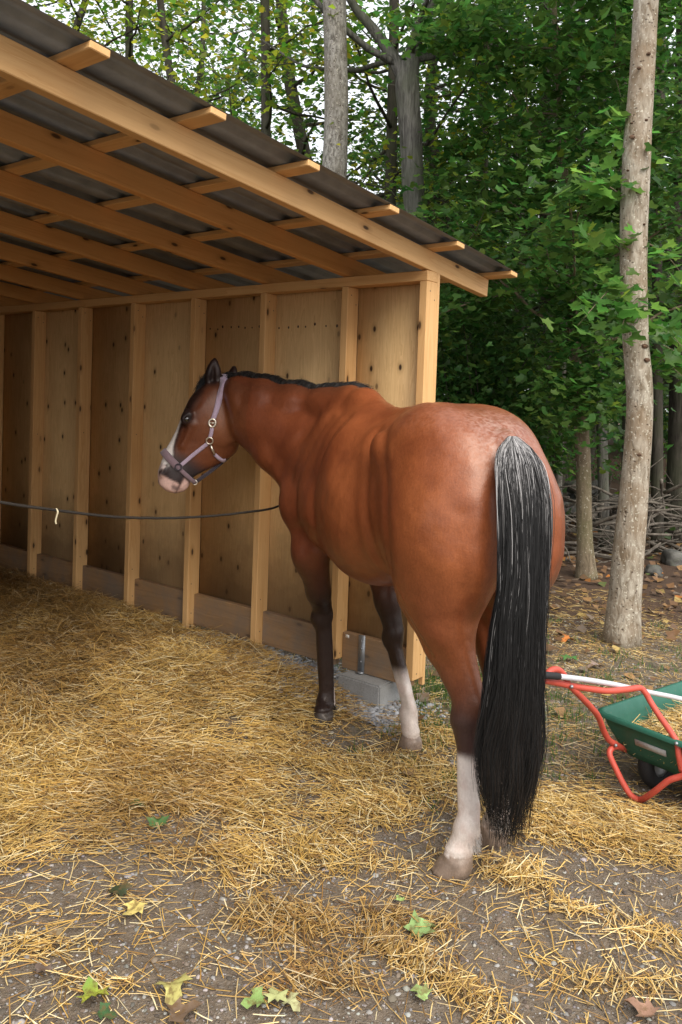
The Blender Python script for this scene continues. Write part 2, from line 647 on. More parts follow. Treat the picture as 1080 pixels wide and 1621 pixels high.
# steel strap bolted over the sill above the pier
g = Geo()
g.box(W(-0.135, -0.0495, 0.262), s_dir * 0.021, n_dir * 0.0018, zz * 0.1)
g.box(W(-0.135, -0.056, 0.163), s_dir * 0.021, n_dir * 0.03, zz * 0.002)
strap_me = g.mesh('post_strap', M['galv'])
ps = part('post_strap', strap_me, shelter)
for dz in (0.33, 0.29, 0.22):
    g = Geo()
    c = W(-0.135, -0.0462, dz)
    g.tube([c, c - n_dir * 0.004], [0.0065, 0.0055], 6)
    o = bpy.data.objects.new('bolt', g.mesh('bolt', M['galv']))
    COL.objects.link(o)
    o.parent = ps
# small white staple label on the sill
g = Geo()
g.box(W(-0.035, -0.0515, 0.335), s_dir * 0.012, n_dir * 0.0008, zz * 0.008)
part('paper_tag', g.mesh('paper_tag', simple('white_paper', (0.75, 0.74, 0.7), 0.8)), shelter)

# concrete pier under the sill
bm = bmesh.new()
bmesh.ops.create_cube(bm, size=1.0)
for v in bm.verts:
    top = v.co.z > 0
    v.co = Vector((v.co.x * (0.27 if top else 0.29), v.co.y * (0.19 if top else 0.21), v.co.z * 0.22))
bmesh.ops.bevel(bm, geom=list(bm.edges), offset=0.008, segments=2, affect='EDGES')
me = bpy.data.meshes.new('concrete_block')
bm.to_mesh(me)
bm.free()
me.materials.append(M['concrete'])
pier = bpy.data.objects.new('concrete_block', me)
COL.objects.link(pier)
c = W(-0.19, -0.05, 0.045)
pier.matrix_basis = Matrix(((s_dir[0], n_dir[0], 0, c[0]), (s_dir[1], n_dir[1], 0, c[1]), (0, 0, 1, c[2]), (0, 0, 0, 1)))
tag(pier, 'light grey concrete block carrying the sill behind the white-socked fore leg', 'concrete block')
# ------------------------------------------------------------------ ground
def sstep(x, a, b):
    t = np.clip((x - a) / (b - a), 0, 1)
    return t * t * (3 - 2 * t)


def shed_st(P):
    r = np.asarray(P)[..., :2] - S0[:2]
    return r @ s_dir[:2], -(r @ n_dir[:2])


def straw_mound(P):
    """0..1: how deep the straw bed lies"""
    s, t = shed_st(P)
    inside = sstep(s, -0.15, 0.7) * sstep(t, -0.15, 0.15) * (1 - sstep(t, 3.2, 3.6))
    return inside


def ground_h(P):
    P = np.asarray(P, float)[..., :2]
    s, t = shed_st(P)
    h = 0.018 * vnoise(P, 1.1, 3, 3) + 0.008 * vnoise(P, 5.0, 5, 3)
    near = np.exp(-((s - 0.4) ** 2) / 0.6) * np.exp(-(t ** 2) / 0.35) * 0.07
    near = near + 0.09 * sstep(s, -0.3, 0.5) * (1 - sstep(t, 0.2, 1.6)) * sstep(t, -1.0, 0.0)
    h = h + np.minimum(near, 0.1)
    h = h + straw_mound(P) * (0.03 + 0.035 * vnoise(P, 1.6, 9, 3)) + 0.05 * straw_mound(P) * (1 - sstep(t, 0, 1.0)) * sstep(s, 0.6, 1.8)
    far = np.linalg.norm(P, axis=-1)
    h = h + 0.12 * sstep(far, 7, 14) * vnoise(P, 0.35, 11, 3) + 0.35 * sstep(far, 14, 40)
    return h


def straw_density(P):
    """0..1 straw cover over the gravelly yard"""
    P = np.asarray(P, float)[..., :2]
    q = project(np.concatenate([P, np.zeros(P.shape[:-1] + (1,))], -1))
    s, t = shed_st(P)
    n1 = vnoise(P, 1.6, 21, 3)
    n2 = vnoise(P, 4.5, 22, 2)
    d = np.zeros(P.shape[:-1])

    def blob(px, py, rx, ry, a, rot=0.0):
        c = at_z(px, py)
        dx, dy = P[..., 0] - c[0], P[..., 1] - c[1]
        cr, sr = math.cos(rot), math.sin(rot)
        u, v = dx * cr + dy * sr, -dx * sr + dy * cr
        return a * np.exp(-(u / rx) ** 2 - (v / ry) ** 2)
    d = d + sstep(s + 0.15 * n1, -0.45, 0.15) * sstep(t, -0.12, 0.1)
    d = np.maximum(d, 1.0 * sstep(P[..., 1] + 0.35 * n1, 2.75, 3.2) * (1 - sstep(P[..., 0] + 0.15 * n1, 0.25, 0.5)) * sstep(t, 0.35, 0.8))
    for b in ((470, 1330, 0.35, 0.33, 1.0), (330, 1300, 0.30, 0.18, 0.9), (450, 1450, 0.22, 0.2, 0.85), (600, 1440, 0.33, 0.07, 0.95, -0.5),
              (660, 1530, 0.3, 0.06, 1.0, -0.75), (480, 1560, 0.22, 0.09, 0.55), (120, 1270, 0.35, 0.16, 0.75), (60, 1500, 0.10, 0.05, 0.75),
              (170, 1560, 0.12, 0.04, 0.6), (70, 1380, 0.25, 0.05, 0.25), (960, 1330, 0.42, 0.12, 1.0, -0.25), (1040, 1300, 0.3, 0.12, 0.8), (880, 1290, 0.25, 0.2, 0.75),
              (820, 1390, 0.11, 0.07, 1.0, -0.5), (890, 1440, 0.13, 0.04, 0.55, -0.4), (980, 1560, 0.2, 0.05, 0.45), (1040, 1490, 0.14, 0.05, 0.5),
              (620, 1240, 0.28, 0.3, 0.95), (680, 1170, 0.25, 0.2, 0.7), (240, 1440, 0.1, 0.09, 0.3)):
        d = np.maximum(d, blob(*b))
    for b in ((560, 1415, 0.22, 0.09, 0.85), (110, 1430, 0.32, 0.12, 0.8), (880, 1500, 0.3, 0.08, 0.6), (330, 1500, 0.12, 0.06, 0.5), (280, 1560, 0.1, 0.12, 0.55), (440, 1190, 0.1, 0.06, 0.3), (140, 1150, 0.15, 0.06, 0.3),
              (560, 1060, 0.22, 0.22, 1.0), (620, 1330, 0.12, 0.07, 0.4)):
        d = d - blob(*b)
    d = d + 0.22 * n1 + 0.22 * n2
    back = sstep(P[..., 1], 3.6, 4.6) * sstep(P[..., 0] + P[..., 1] * -0.1, 0.0, 0.3)
    d = d * (1 - 0.8 * back)
    n3 = vnoise(P, 2.6, 25, 3)
    d = d * (1 - 0.75 * sstep(n3, 0.08, 0.42) * (1 - 0.5 * straw_mound(P)))
    d = np.maximum(d, 0.11 + 0.10 * n2)
    return np.clip(d, 0, 1)


def ground_mat():
    t = NT('trodden_earth', 0.95, 0.15)
    v = t.coord('Object')
    a = t.noise(v, 1.4, 5, 0.6)
    b = t.noise(v, 22, 6, 0.65)
    c = t.noise(v, 130, 4, 0.6)
    col = t.mix(t.ramp(b, [(0.3, 0.0), (0.7, 1.0)]), (0.105, 0.080, 0.056), (0.215, 0.172, 0.128))
    sp = t.ramp(c, [(0.5, 0.0), (0.66, 1.0)])
    col = t.mix(t.math('MULTIPLY', sp, 0.5), col, (0.26, 0.235, 0.205))
    vo = t.n('TexVoronoi', inp={'Vector': v, 'Scale': 75.0})
    st = t.math('MULTIPLY', t.ramp(vo.outputs['Distance'], [(0.18, 1.0), (0.32, 0.0)]), t.ramp(vo.outputs['Color'], [(0.5, 0.0), (0.6, 1.0)]))
    col = t.mix(t.math('MULTIPLY', st, 0.55), col, (0.30, 0.285, 0.265))
    at_ = t.attr('col')
    sep = t.n('SeparateColor', inp={0: at_})
    # R: straw litter, G: forest soil (red-brown), B: green mossy ground
    straw_c = t.mix(b, (0.06, 0.038, 0.016), (0.20, 0.13, 0.05))
    col = t.mix(t.math('MULTIPLY', sep.outputs[0], 0.85), col, straw_c)
    soil = t.mix(b, (0.05, 0.030, 0.021), (0.13, 0.085, 0.058))
    col = t.mix(sep.outputs[1], col, soil)
    mo = t.mix(b, (0.04, 0.05, 0.016), (0.10, 0.10, 0.04))
    col = t.mix(t.math('MULTIPLY', sep.outputs[2], t.ramp(t.noise(v, 9, 5, 0.7), [(0.42, 0.0), (0.6, 1.0)])), col, mo)
    t.color(col)
    t.bump(t.math('ADD', t.math('MULTIPLY', b, 1.2), t.math('ADD', c, t.math('MULTIPLY', st, 0.7))), 0.8, 0.012)
    return t.m


M['ground'] = ground_mat()
gx = np.unique(np.concatenate([np.linspace(-3.2, 3.2, 260), np.linspace(-120, -3.2, 60), np.linspace(3.2, 120, 60), np.linspace(-12, 12, 90)]))
gy = np.unique(np.concatenate([np.linspace(1.2, 7.0, 240), np.linspace(-60, 1.2, 40), np.linspace(7, 20, 60), np.linspace(20, 150, 50)]))
X, Y = np.meshgrid(gx, gy)
P2 = np.stack([X, Y], -1)
H = ground_h(P2)
gv = np.concatenate([P2, H[..., None]], -1).reshape(-1, 3)
nx, ny = len(gx), len(gy)
ii, jj = np.meshgrid(np.arange(nx - 1), np.arange(ny - 1))
base = (jj * nx + ii).ravel()
gf = np.stack([base, base + 1, base + 1 + nx, base + nx], -1)
P2f = P2.reshape(-1, 2)
dens = straw_density(P2f)
sg, tg = shed_st(P2f)
soil = sstep(P2f[:, 1] + 0.6 * vnoise(P2f, 0.7, 4), 4.9, 6.3) * (1 - straw_mound(P2f))
moss = np.exp(-((P2f[:, 0] - 0.62) / 0.55) ** 2 - ((P2f[:, 1] - 4.2) / 0.6) ** 2) + 0.6 * np.exp(-((P2f[:, 0] - 1.7) / 0.9) ** 2 - ((P2f[:, 1] - 4.6) / 0.5) ** 2)
moss = np.clip(moss * (0.8 + 0.6 * vnoise(P2f, 3, 6)), 0, 1)
ground = bpy.data.objects.new('ground', make_mesh('ground', gv, gf, M['ground'], True, np.stack([dens, soil, moss], -1)))
COL.objects.link(ground)
tag(ground, kind='structure')

# ---- straw: real stalks, each a folded ribbon
def straw_mat():
    t = NT('straw', 0.45, 0.45)
    c = t.attr('col')
    v = t.coord('Object')
    t.color(t.mix(t.math('MULTIPLY', t.noise(v, 120, 2), 0.35), c, (0.12, 0.065, 0.02)))
    return t.m


M['straw'] = straw_mat()


def stalks(P, L, Wd, yaw, tilt, bend, colr, nseg=2):
    """folded ribbons: P base-centre points (n,3)"""
    n = len(P)
    dirv = np.stack([np.cos(yaw) * np.cos(tilt), np.sin(yaw) * np.cos(tilt), np.sin(tilt)], -1)
    side = np.stack([-np.sin(yaw), np.cos(yaw), np.zeros(n)], -1)
    up = np.cross(dirv, side) * -1
    up = np.where(up[:, 2:3] < 0, -up, up)
    rings = []
    for k in range(nseg + 1):
        u = k / nseg - 0.5
        c = P + dirv * (u * L)[:, None] + side * (bend * L * (u * u - 0.1))[:, None] - np.array([0, 0, 1.0]) * (np.abs(bend) * 0.25 * L * (u * u))[:, None]
        w = Wd * (1.0 if abs(u) < 0.4 else 0.8)
        rings += [c - side * (w / 2)[:, None], c + up * (w * 0.45)[:, None], c + side * (w / 2)[:, None]]
    V = np.stack(rings, 1)                              # n, 3*(nseg+1), 3
    m = 3 * (nseg + 1)
    F = []
    for k in range(nseg):
        a = 3 * k
        F += [[a, a + 1, a + 4, a + 3], [a + 1, a + 2, a + 5, a + 4]]
    F = (np.arange(n)[:, None, None] * m + np.array(F)[None]).reshape(-1, 4)
    C = np.repeat(colr[:, None], m, 1).reshape(-1, 3)
    return V.reshape(-1, 3), F, C


def straw_colors(n):
    u = rng.random(n)[:, None]
    pal = np.array([[0.68, 0.46, 0.15], [0.58, 0.36, 0.09], [0.78, 0.60, 0.28], [0.36, 0.20, 0.055], [0.86, 0.74, 0.44], [0.20, 0.12, 0.05]])
    idx = rng.choice(len(pal), n, p=[0.26, 0.22, 0.14, 0.17, 0.08, 0.13])
    return pal[idx] * (0.8 + 0.4 * u)


def scatter_straw(n, xr, yr, dens_fn, hmax):
    P = np.stack([rng.uniform(*xr, n), rng.uniform(*yr, n)], -1)
    d = dens_fn(P)
    keep = rng.random(n) < d
    P, d = P[keep], d[keep]
    q = project(np.concatenate([P, np.zeros((len(P), 1))], -1))
    vis = (q[:, 2] > 0.3) & (q[:, 0] > -160) & (q[:, 0] < 1240) & (q[:, 1] < 1760)
    return P[vis], d[vis]


P, d = scatter_straw(600000, (-3.6, 2.6), (1.7, 7.2), lambda P: straw_density(P) ** 1.25, 0.03)
far_keep = rng.random(len(P)) < np.clip(3.4 / P[:, 1], 0.35, 1)
P, d = P[far_keep], d[far_keep]
n = len(P)
m = straw_mound(P)
hz = ground_h(P) + 0.004 + rng.random(n) ** 1.5 * (0.014 + 0.035 * d + 0.035 * m)
flow = 0.9 * vnoise(P, 0.9, 31, 2) * math.pi - 0.5
yaw = np.where(rng.random(n) < 0.38, flow + rng.normal(0, 0.45, n), rng.uniform(0, math.pi, n))
L = rng.gamma(3.2, 0.019, n) + 0.02
L = np.where(rng.random(n) < 0.04, L * 1.9, L)
L = np.where(rng.random(n) < 0.45, L * 0.38, L)
Wd = rng.uniform(0.0016, 0.0040, n)
tilt = rng.normal(0, 0.10, n) + rng.normal(0, 0.22, n) * (0.35 + m)
cc = straw_colors(n)
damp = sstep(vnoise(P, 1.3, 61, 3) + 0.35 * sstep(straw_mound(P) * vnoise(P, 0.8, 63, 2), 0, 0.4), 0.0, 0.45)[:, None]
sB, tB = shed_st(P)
old_bed_shade = (sstep(sB + 0.5 * vnoise(P, 2.0, 64, 3), 0.9, 2.6) * straw_mound(P))[:, None]  # old bedding tone, deepened to paint in the shade inside the shelter
cc = cc * (1 - damp * np.array([0.30, 0.35, 0.36])) * (1 - old_bed_shade * np.array([0.52, 0.58, 0.60])) * (0.85 + 0.3 * (vnoise(P, 7, 62, 2)[:, None] + 0.5))
sI, tI = shed_st(P)
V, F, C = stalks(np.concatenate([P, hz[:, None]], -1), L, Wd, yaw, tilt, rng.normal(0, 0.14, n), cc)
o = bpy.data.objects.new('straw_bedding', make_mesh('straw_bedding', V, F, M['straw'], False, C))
COL.objects.link(o)
tag(o, 'golden straw strewn over the yard and heaped inside the shelter', 'straw', kind='stuff')

# ---- pebbles and crumbs of earth
def stone_mat(name, c1, c2):
    t = NT(name, 0.85, 0.3)
    c = t.attr('col')
    v = t.coord('Object')
    t.color(t.mix(t.math('MULTIPLY', t.noise(v, 60, 4), 0.5), c, c1))
    t.bump(t.noise(v, 150, 3), 0.4, 0.003)
    return t.m


M['pebble'] = stone_mat('pebble', (0.10, 0.09, 0.08), None)
octa = np.array([[1, 0, 0], [-1, 0, 0], [0, 1, 0], [0, -1, 0], [0, 0, 1], [0, 0, -1]], float)
octf = np.array([[0, 2, 4], [2, 1, 4], [1, 3, 4], [3, 0, 4], [2, 0, 5], [1, 2, 5], [3, 1, 5], [0, 3, 5]])


def pebbles(P, r, colr, squash=0.6):
    n = len(P)
    # subdivided octahedron with random radii
    e = [(0, 2), (2, 1), (1, 3), (3, 0), (0, 4), (2, 4), (1, 4), (3, 4)]
    mid = np.array([(octa[a] + octa[b]) for a, b in e])
    mid /= np.linalg.norm(mid, axis=1)[:, None]
    B = np.concatenate([octa, mid])                       # 14 verts, top half subdivided
    ix = {ee: 6 + i for i, ee in enumerate(e)}

    def mi(a, b):
        return ix.get((a, b), ix.get((b, a)))
    F = []
    for a, b, c in octf[:4]:
        ab, bc, ca = mi(a, b), mi(b, c), mi(c, a)
        F += [[a, ab, ca], [ab, b, bc], [ca, bc, c], [ab, bc, ca]]
    F = np.array(F)
    rot = rng.uniform(0, 2 * math.pi, n)
    sc = rng.uniform(0.6, 1.25, (n, 3)) * r[:, None]
    sc[:, 2] *= squash
    Vv = B[None] * sc[:, None] * rng.uniform(0.78, 1.15, (n, len(B), 1))
    x = Vv[..., 0] * np.cos(rot)[:, None] - Vv[..., 1] * np.sin(rot)[:, None]
    y = Vv[..., 0] * np.sin(rot)[:, None] + Vv[..., 1] * np.cos(rot)[:, None]
    Vv = np.stack([x, y, Vv[..., 2]], -1) + P[:, None]
    Fa = (np.arange(n)[:, None, None] * len(B) + F[None]).reshape(-1, 3)
    return Vv.reshape(-1, 3), Fa, np.repeat(colr, len(B), 0)


n = 70000
P = np.stack([rng.uniform(-2.2, 2.6, n), 1.7 + 4.6 * rng.random(n) ** 1.5], -1)
keep = (rng.random(n) < (1.0 - 0.85 * straw_density(P))) & (straw_mound(P) < 0.3)
P = P[keep]
q = project(np.concatenate([P, np.zeros((len(P), 1))], -1))
P = P[(q[:, 0] > -60) & (q[:, 0] < 1140) & (q[:, 1] < 1690)]
n = len(P)
r = rng.gamma(2.0, 0.0013, n) + 0.0015
g_ = rng.uniform(0.12, 0.46, n)[:, None]
cc = g_ * np.array([1.0, 0.95, 0.88]) * rng.uniform(0.85, 1.1, (n, 3)) ** 0.5
br = rng.random(n) < 0.55
cc[br] = cc[br] * np.array([0.52, 0.42, 0.33])
V, F, C = pebbles(np.concatenate([P, (ground_h(P) + r * 0.2)[:, None]], -1), r, cc)
o = bpy.data.objects.new('pebbles', make_mesh('pebbles', V, F, M['pebble'], False, C))
COL.objects.link(o)
tag(o, 'small pebbles and crumbs of soil on the bare patches', 'pebbles', kind='stuff')

# pale crushed gravel along the foot of the wall round the pier
n = 9000
s_ = rng.uniform(-0.75, 1.15, n)
t_ = rng.normal(0.02, 0.16, n) + 0.10
keep = (t_ > -0.25) & (t_ < 0.30 + 0.10 * np.sin(s_ * 5)) & (s_ > -0.45 - 0.2 * rng.random(n))
s_, t_ = s_[keep], t_[keep]
P = S0[None, :2] + s_dir[None, :2] * s_[:, None] - n_dir[None, :2] * t_[:, None]
n = len(P)
r = rng.gamma(3.0, 0.0022, n) + 0.003
cc = rng.uniform(0.18, 0.48, n)[:, None] * np.array([0.95, 0.97, 1.0])
V, F, C = pebbles(np.concatenate([P, (ground_h(P) + 0.01 * rng.random(n))[:, None]], -1), r, cc)
o = bpy.data.objects.new('gravel', make_mesh('gravel', V, F, M['pebble'], False, C))
COL.objects.link(o)
tag(o, 'pale crushed gravel at the foot of the plywood wall', 'gravel', kind='stuff')
# ------------------------------------------------------------------ the horse: one continuous body grown from a smooth-blended volume
HC = np.array([0.300, 3.39, 0.0])
HY = math.radians(27)
h_f = np.array([-math.sin(HY), math.cos(HY), 0])          # forward along the body
h_l = np.array([-math.cos(HY), -math.sin(HY), 0])         # its left side
h_z = np.array([0, 0, 1.0])


def HL(P):
    """world -> horse frame (X forward, Y left, Z up)"""
    r = np.asarray(P, float) - HC
    return np.stack([r @ h_f, r @ h_l, r @ h_z], -1)


def HW(p):
    p = np.asarray(p, float)
    return HC + p[..., 0:1] * h_f + p[..., 1:2] * h_l + p[..., 2:3] * h_z


def hp(x, y, Y):
    return HL(at(x, y, Y))


VOX = 0.0085
g0 = np.array([-0.86, -0.42, -0.02])
g1 = np.array([1.52, 0.98, 1.98])
gn = np.ceil((g1 - g0) / VOX).astype(int)
ax_ = [(g0[i] + VOX * np.arange(gn[i])).astype(np.float32) for i in range(3)]
D = np.full(gn, 0.25, np.float32)


def sub_box(lo, hi, m):
    sl = []
    for i in range(3):
        a = int(max(0, math.floor((lo[i] - m - g0[i]) / VOX)))
        b = int(min(gn[i], math.ceil((hi[i] + m - g0[i]) / VOX) + 1))
        sl.append(slice(a, max(a + 1, b)))
    return tuple(sl)


def pts(sl):
    x, y, z = ax_[0][sl[0]], ax_[1][sl[1]], ax_[2][sl[2]]
    return np.stack(np.meshgrid(x, y, z, indexing='ij'), -1)


def blend(sl, d, k, sub=False):
    a = D[sl]
    if sub:
        h = np.maximum(k - np.abs(-d - a), 0) / k
        D[sl] = np.maximum(a, -d) + h * h * k * 0.25
    else:
        h = np.maximum(k - np.abs(d - a), 0) / k
        D[sl] = np.minimum(a, d) - h * h * k * 0.25


def rcone(a, b, ra, rb, k=0.03, lat=None, sc=1.0, sub=False):
    """rounded cone; sc scales its width along lat"""
    a, b = np.asarray(a, float), np.asarray(b, float)
    R = max(ra, rb) * max(1, sc)
    sl = sub_box(np.minimum(a, b) - R, np.maximum(a, b) + R, k + 0.02)
    p = pts(sl) - a
    if lat is not None:
        lat = np.asarray(lat, float)
        lat = lat / np.linalg.norm(lat)
        p = p + ((1 / sc - 1) * (p @ lat))[..., None] * lat
        ab = (b - a)
        ab = ab + (1 / sc - 1) * (ab @ lat) * lat
    else:
        ab = b - a
    t = np.clip((p @ ab) / (ab @ ab), 0, 1)
    d = np.linalg.norm(p - t[..., None] * ab, axis=-1) - (ra + (rb - ra) * t)
    if lat is not None:
        d = d * min(1, sc) if sc < 1 else d
    blend(sl, d.astype(np.float32), k, sub)


def ell(c, r, k=0.03, ax=None, sub=False):
    """ellipsoid; ax: rows are its axes"""
    c, r = np.asarray(c, float), np.asarray(r, float)
    R = r.max()
    sl = sub_box(c - R, c + R, k + 0.02)
    p = pts(sl) - c
    if ax is not None:
        A = np.array([np.asarray(v, float) / np.linalg.norm(v) for v in ax])
        p = p @ A.T
    q = np.linalg.norm(p / r, axis=-1)
    q2 = np.linalg.norm(p / (r * r), axis=-1) + 1e-6
    d = q * (q - 1) / q2
    blend(sl, d.astype(np.float32), k, sub)


def loft(o, u_ax, v_ax, w_ax, tab, k=0.03, ex=2.3, cap=0.03):
    """tab rows: u, v_top, v_mid, v_bot, half width, w centre"""
    tab = np.asarray(tab, float)
    o = np.asarray(o, float)
    A = np.array([u_ax, v_ax, w_ax], float)
    A = A / np.linalg.norm(A, axis=1)[:, None]
    cs = []
    for r in (tab[0], tab[-1]):
        for v in (r[1], r[3]):
            for w in (-r[4], r[4]):
                cs.append(o + A[0] * r[0] + A[1] * v + A[2] * w)
    for r in tab:
        for v in (r[1], r[3]):
            for w in (-r[4] + r[5], r[4] + r[5]):
                cs.append(o + A[0] * r[0] + A[1] * v + A[2] * w)
    cs = np.array(cs)
    sl = sub_box(cs.min(0), cs.max(0), k + 0.03)
    p = (pts(sl) - o) @ A.T
    u, v, w = p[..., 0], p[..., 1], p[..., 2]
    # smooth interpolation of the table
    uu = np.linspace(tab[0, 0], tab[-1, 0], 200)
    U = tab[:, 0]
    cols = []
    for c in range(1, 6):
        y = tab[:, c]
        mm = np.gradient(y, U)
        i = np.clip(np.searchsorted(U, uu) - 1, 0, len(U) - 2)
        hh = U[i + 1] - U[i]
        tt = (uu - U[i]) / hh
        h00 = 2 * tt ** 3 - 3 * tt ** 2 + 1
        h10 = tt ** 3 - 2 * tt ** 2 + tt
        h01 = -2 * tt ** 3 + 3 * tt ** 2
        h11 = tt ** 3 - tt ** 2
        cols.append(np.interp(u, uu, h00 * y[i] + h10 * hh * mm[i] + h01 * y[i + 1] + h11 * hh * mm[i + 1]))
    vt, vm, vb, hw, wc = cols
    hv = np.where(v > vm, np.maximum(vt - vm, 0.01), np.maximum(vm - vb, 0.01))
    a = np.abs(v - vm) / hv
    b = np.abs(w - wc) / np.maximum(hw, 0.01)
    q = (a ** ex + b ** ex) ** (1 / ex)
    # gradient estimate for a true-ish distance
    gq = np.sqrt((a ** (ex - 1) / hv) ** 2 + (b ** (ex - 1) / np.maximum(hw, 0.01)) ** 2) * np.maximum(q, 1e-3) ** (1 - ex) + 1e-3
    d = (q - 1) / gq
    over = np.maximum(np.maximum(U[0] - u, u - U[-1]), 0)
    d = np.where(over > 0, np.sqrt(np.maximum(d, 0) ** 2 + over ** 2), d)
    inner = np.minimum(u - U[0], U[-1] - u)
    d = np.where(over > 0, d, np.maximum(d, -np.maximum(inner, 0) - 0.0))
    blend(sl, d.astype(np.float32), k)


ZA, YA, XA = (0, 0, 1), (0, 1, 0), (1, 0, 0)
# trunk:   X      top    mid    bot    halfwidth centre
loft((0, 0, 0), XA, ZA, YA, [
    (-0.66, 1.44, 1.25, 1.08, 0.12, 0.0),
    (-0.60, 1.505, 1.22, 1.00, 0.215, 0.0),
    (-0.50, 1.57, 1.22, 0.94, 0.268, 0.0),
    (-0.38, 1.60, 1.22, 0.92, 0.288, 0.0),
    (-0.26, 1.607, 1.23, 0.91, 0.285, 0.0),
    (-0.14, 1.595, 1.23, 0.885, 0.255, 0.0),
    (0.00, 1.56, 1.17, 0.85, 0.252, 0.0),
    (0.14, 1.54, 1.15, 0.81, 0.284, 0.0),
    (0.28, 1.575, 1.15, 0.80, 0.280, 0.0),
    (0.42, 1.60, 1.15, 0.83, 0.245, 0.0),
    (0.54, 1.63, 1.16, 0.87, 0.215, 0.0),
    (0.68, 1.56, 1.15, 0.92, 0.20, 0.01),
    (0.78, 1.42, 1.15, 0.98, 0.17, 0.02),
    (0.85, 1.28, 1.15, 1.03, 0.11, 0.03)], k=0.03, ex=2.15)
# withers ridge and spine
rcone((0.18, 0, 1.50), (0.42, 0.0, 1.60), 0.06, 0.05, 0.09)
rcone((0.42, 0, 1.60), (0.58, 0.0, 1.605), 0.05, 0.045, 0.09)
rcone((0.56, 0, 1.60), (0.72, 0.06, 1.58), 0.05, 0.05, 0.09)
rcone((-0.1, 0, 1.545), (0.3, 0, 1.50), 0.06, 0.055, 0.06)
for s in (1, -1):
    # croup, hip bone, thigh, buttock
    ell((-0.34, 0.115 * s, 1.40), (0.26, 0.155, 0.20), 0.07)
    ell((-0.11, 0.222 * s, 1.41), (0.065, 0.045, 0.075), 0.05)
    ell((-0.43, (0.172 if s > 0 else 0.190) * s, 1.15), (0.225, 0.150, 0.29), 0.045)
    ell((-0.575, (0.120 if s > 0 else 0.138) * s, 1.17), (0.125, 0.118, 0.26), 0.06)
    # shoulder blade, upper arm, point of shoulder
    ell((0.60, 0.135 * s, 1.30), (0.13, 0.085, 0.27), 0.06, ax=[(1, 0, 0.35), (0, 1, 0.15 * s), (-0.35, 0, 1)])
    ell((0.50, 0.175 * s, 1.09), (0.15, 0.085, 0.14), 0.05, ax=[(1, 0, 0.5), (0, 1, 0), (-0.5, 0, 1)])
    ell((0.765, 0.165 * s, 1.11), (0.10, 0.10, 0.14), 0.05)
# breast
ell((0.79, 0.04, 1.08), (0.095, 0.18, 0.14), 0.05)
# flank hollow and the crease in front of the thigh
for s in (1, -1):
    ell((0.05, 0.320 * s, 1.40), (0.14, 0.065, 0.13), 0.10, sub=True)
# dock of the tail
rcone((-0.62, 0, 1.475), (-0.73, 0, 1.36), 0.045, 0.034, 0.04)
rcone((-0.73, 0, 1.36), (-0.755, 0, 1.12), 0.034, 0.02, 0.01)

# ---- hind legs (left, right): joint chains in the horse frame
def hind(s, stifle, hock, fet, hoof_c, toe):
    """toe: unit vector in the ground plane the hoof points to"""
    st, hk, ft, hf = map(np.array, (stifle, hock, fet, hoof_c))
    toe = np.array([toe[0], toe[1], 0]) / math.hypot(*toe)
    latv = np.cross((0, 0, 1), toe)
    # thigh down to stifle
    rcone((-0.36, 0.135 * s, 1.12), st + (-0.05, 0, 0.0), 0.155, 0.100, 0.07, YA, 0.84)
    rcone((-0.56, 0.12 * s, 1.05), st + (-0.18, 0, -0.10), 0.11, 0.075, 0.09)
    ell(st, (0.075, 0.065, 0.085), 0.05)
    # gaskin
    mid = st * 0.55 + hk * 0.45
    rcone(st + (-0.10, 0, -0.02), mid + (-0.02, 0, 0), 0.118, 0.078, 0.10, YA, 0.85)
    rcone(mid + (-0.02, 0, 0), hk + (0.0, 0, 0.05), 0.075, 0.051, 0.03, YA, 0.88)
    # achilles tendon to the point of hock
    pt = hk - toe * 0.055 + (0, 0, 0.055)
    rcone(st + (-0.20, 0, -0.10), pt, 0.055, 0.020, 0.05)
    # hock
    ell(hk + (0, 0, 0.0), (0.055, 0.049, 0.068), 0.025)
    rcone(pt, hk - toe * 0.02 - (0, 0, 0.06), 0.022, 0.024, 0.03)
    rcone(hk - (0, 0, 0.03), hk * 0.8 + ft * 0.2, 0.048, 0.035, 0.03)
    # cannon and flexor tendon
    rcone(hk * 0.8 + ft * 0.2, ft + (0, 0, 0.04), 0.033, 0.030, 0.02)
    rcone(hk - toe * 0.036 - (0, 0, 0.06), ft - toe * 0.034 + (0, 0, 0.03), 0.020, 0.018, 0.012)
    foot(ft, hf, toe, latv)


def foot(ft, hf, toe, latv):
    ell(ft, (0.042, 0.042, 0.044), 0.022)
    ell(ft - toe * 0.024 - (0, 0, 0.004), (0.022, 0.026, 0.026), 0.018)
    top = hf + np.array([0, 0, 0.072]) - toe * 0.012
    rcone(ft - (0, 0, 0.01), top, 0.036, 0.043, 0.022)
    rcone(ft - toe * 0.02 - (0, 0, 0.02), hf - toe * 0.038 + (0, 0, 0.045), 0.022, 0.028, 0.022)
    # hoof: flared cylinder cut flat, from stacked discs
    for i in range(7):
        z = 0.004 + i * 0.010
        r_ = 0.067 - 0.0033 * i
        c = hf + toe * (0.012 - 0.0055 * i) + (0, 0, z)
        sl = sub_box(c - 0.075, c + 0.075, 0.02)
        p = pts(sl) - c
        x, y = p @ toe, p @ latv
        rr = np.sqrt((x * (1.0 if 1 else 1)) ** 2 + (y * 1.08) ** 2) - r_
        dz = np.abs(p[..., 2]) - 0.006
        d = np.minimum(np.maximum(rr, dz), 0) + np.sqrt(np.maximum(rr, 0) ** 2 + np.maximum(dz, 0) ** 2)
        blend(sl, d.astype(np.float32), 0.008)
    # heel bulbs
    for sg in (1, -1):
        ell(hf - toe * 0.038 + latv * 0.021 * sg + (0, 0, 0.035), (0.026, 0.022, 0.032), 0.014)


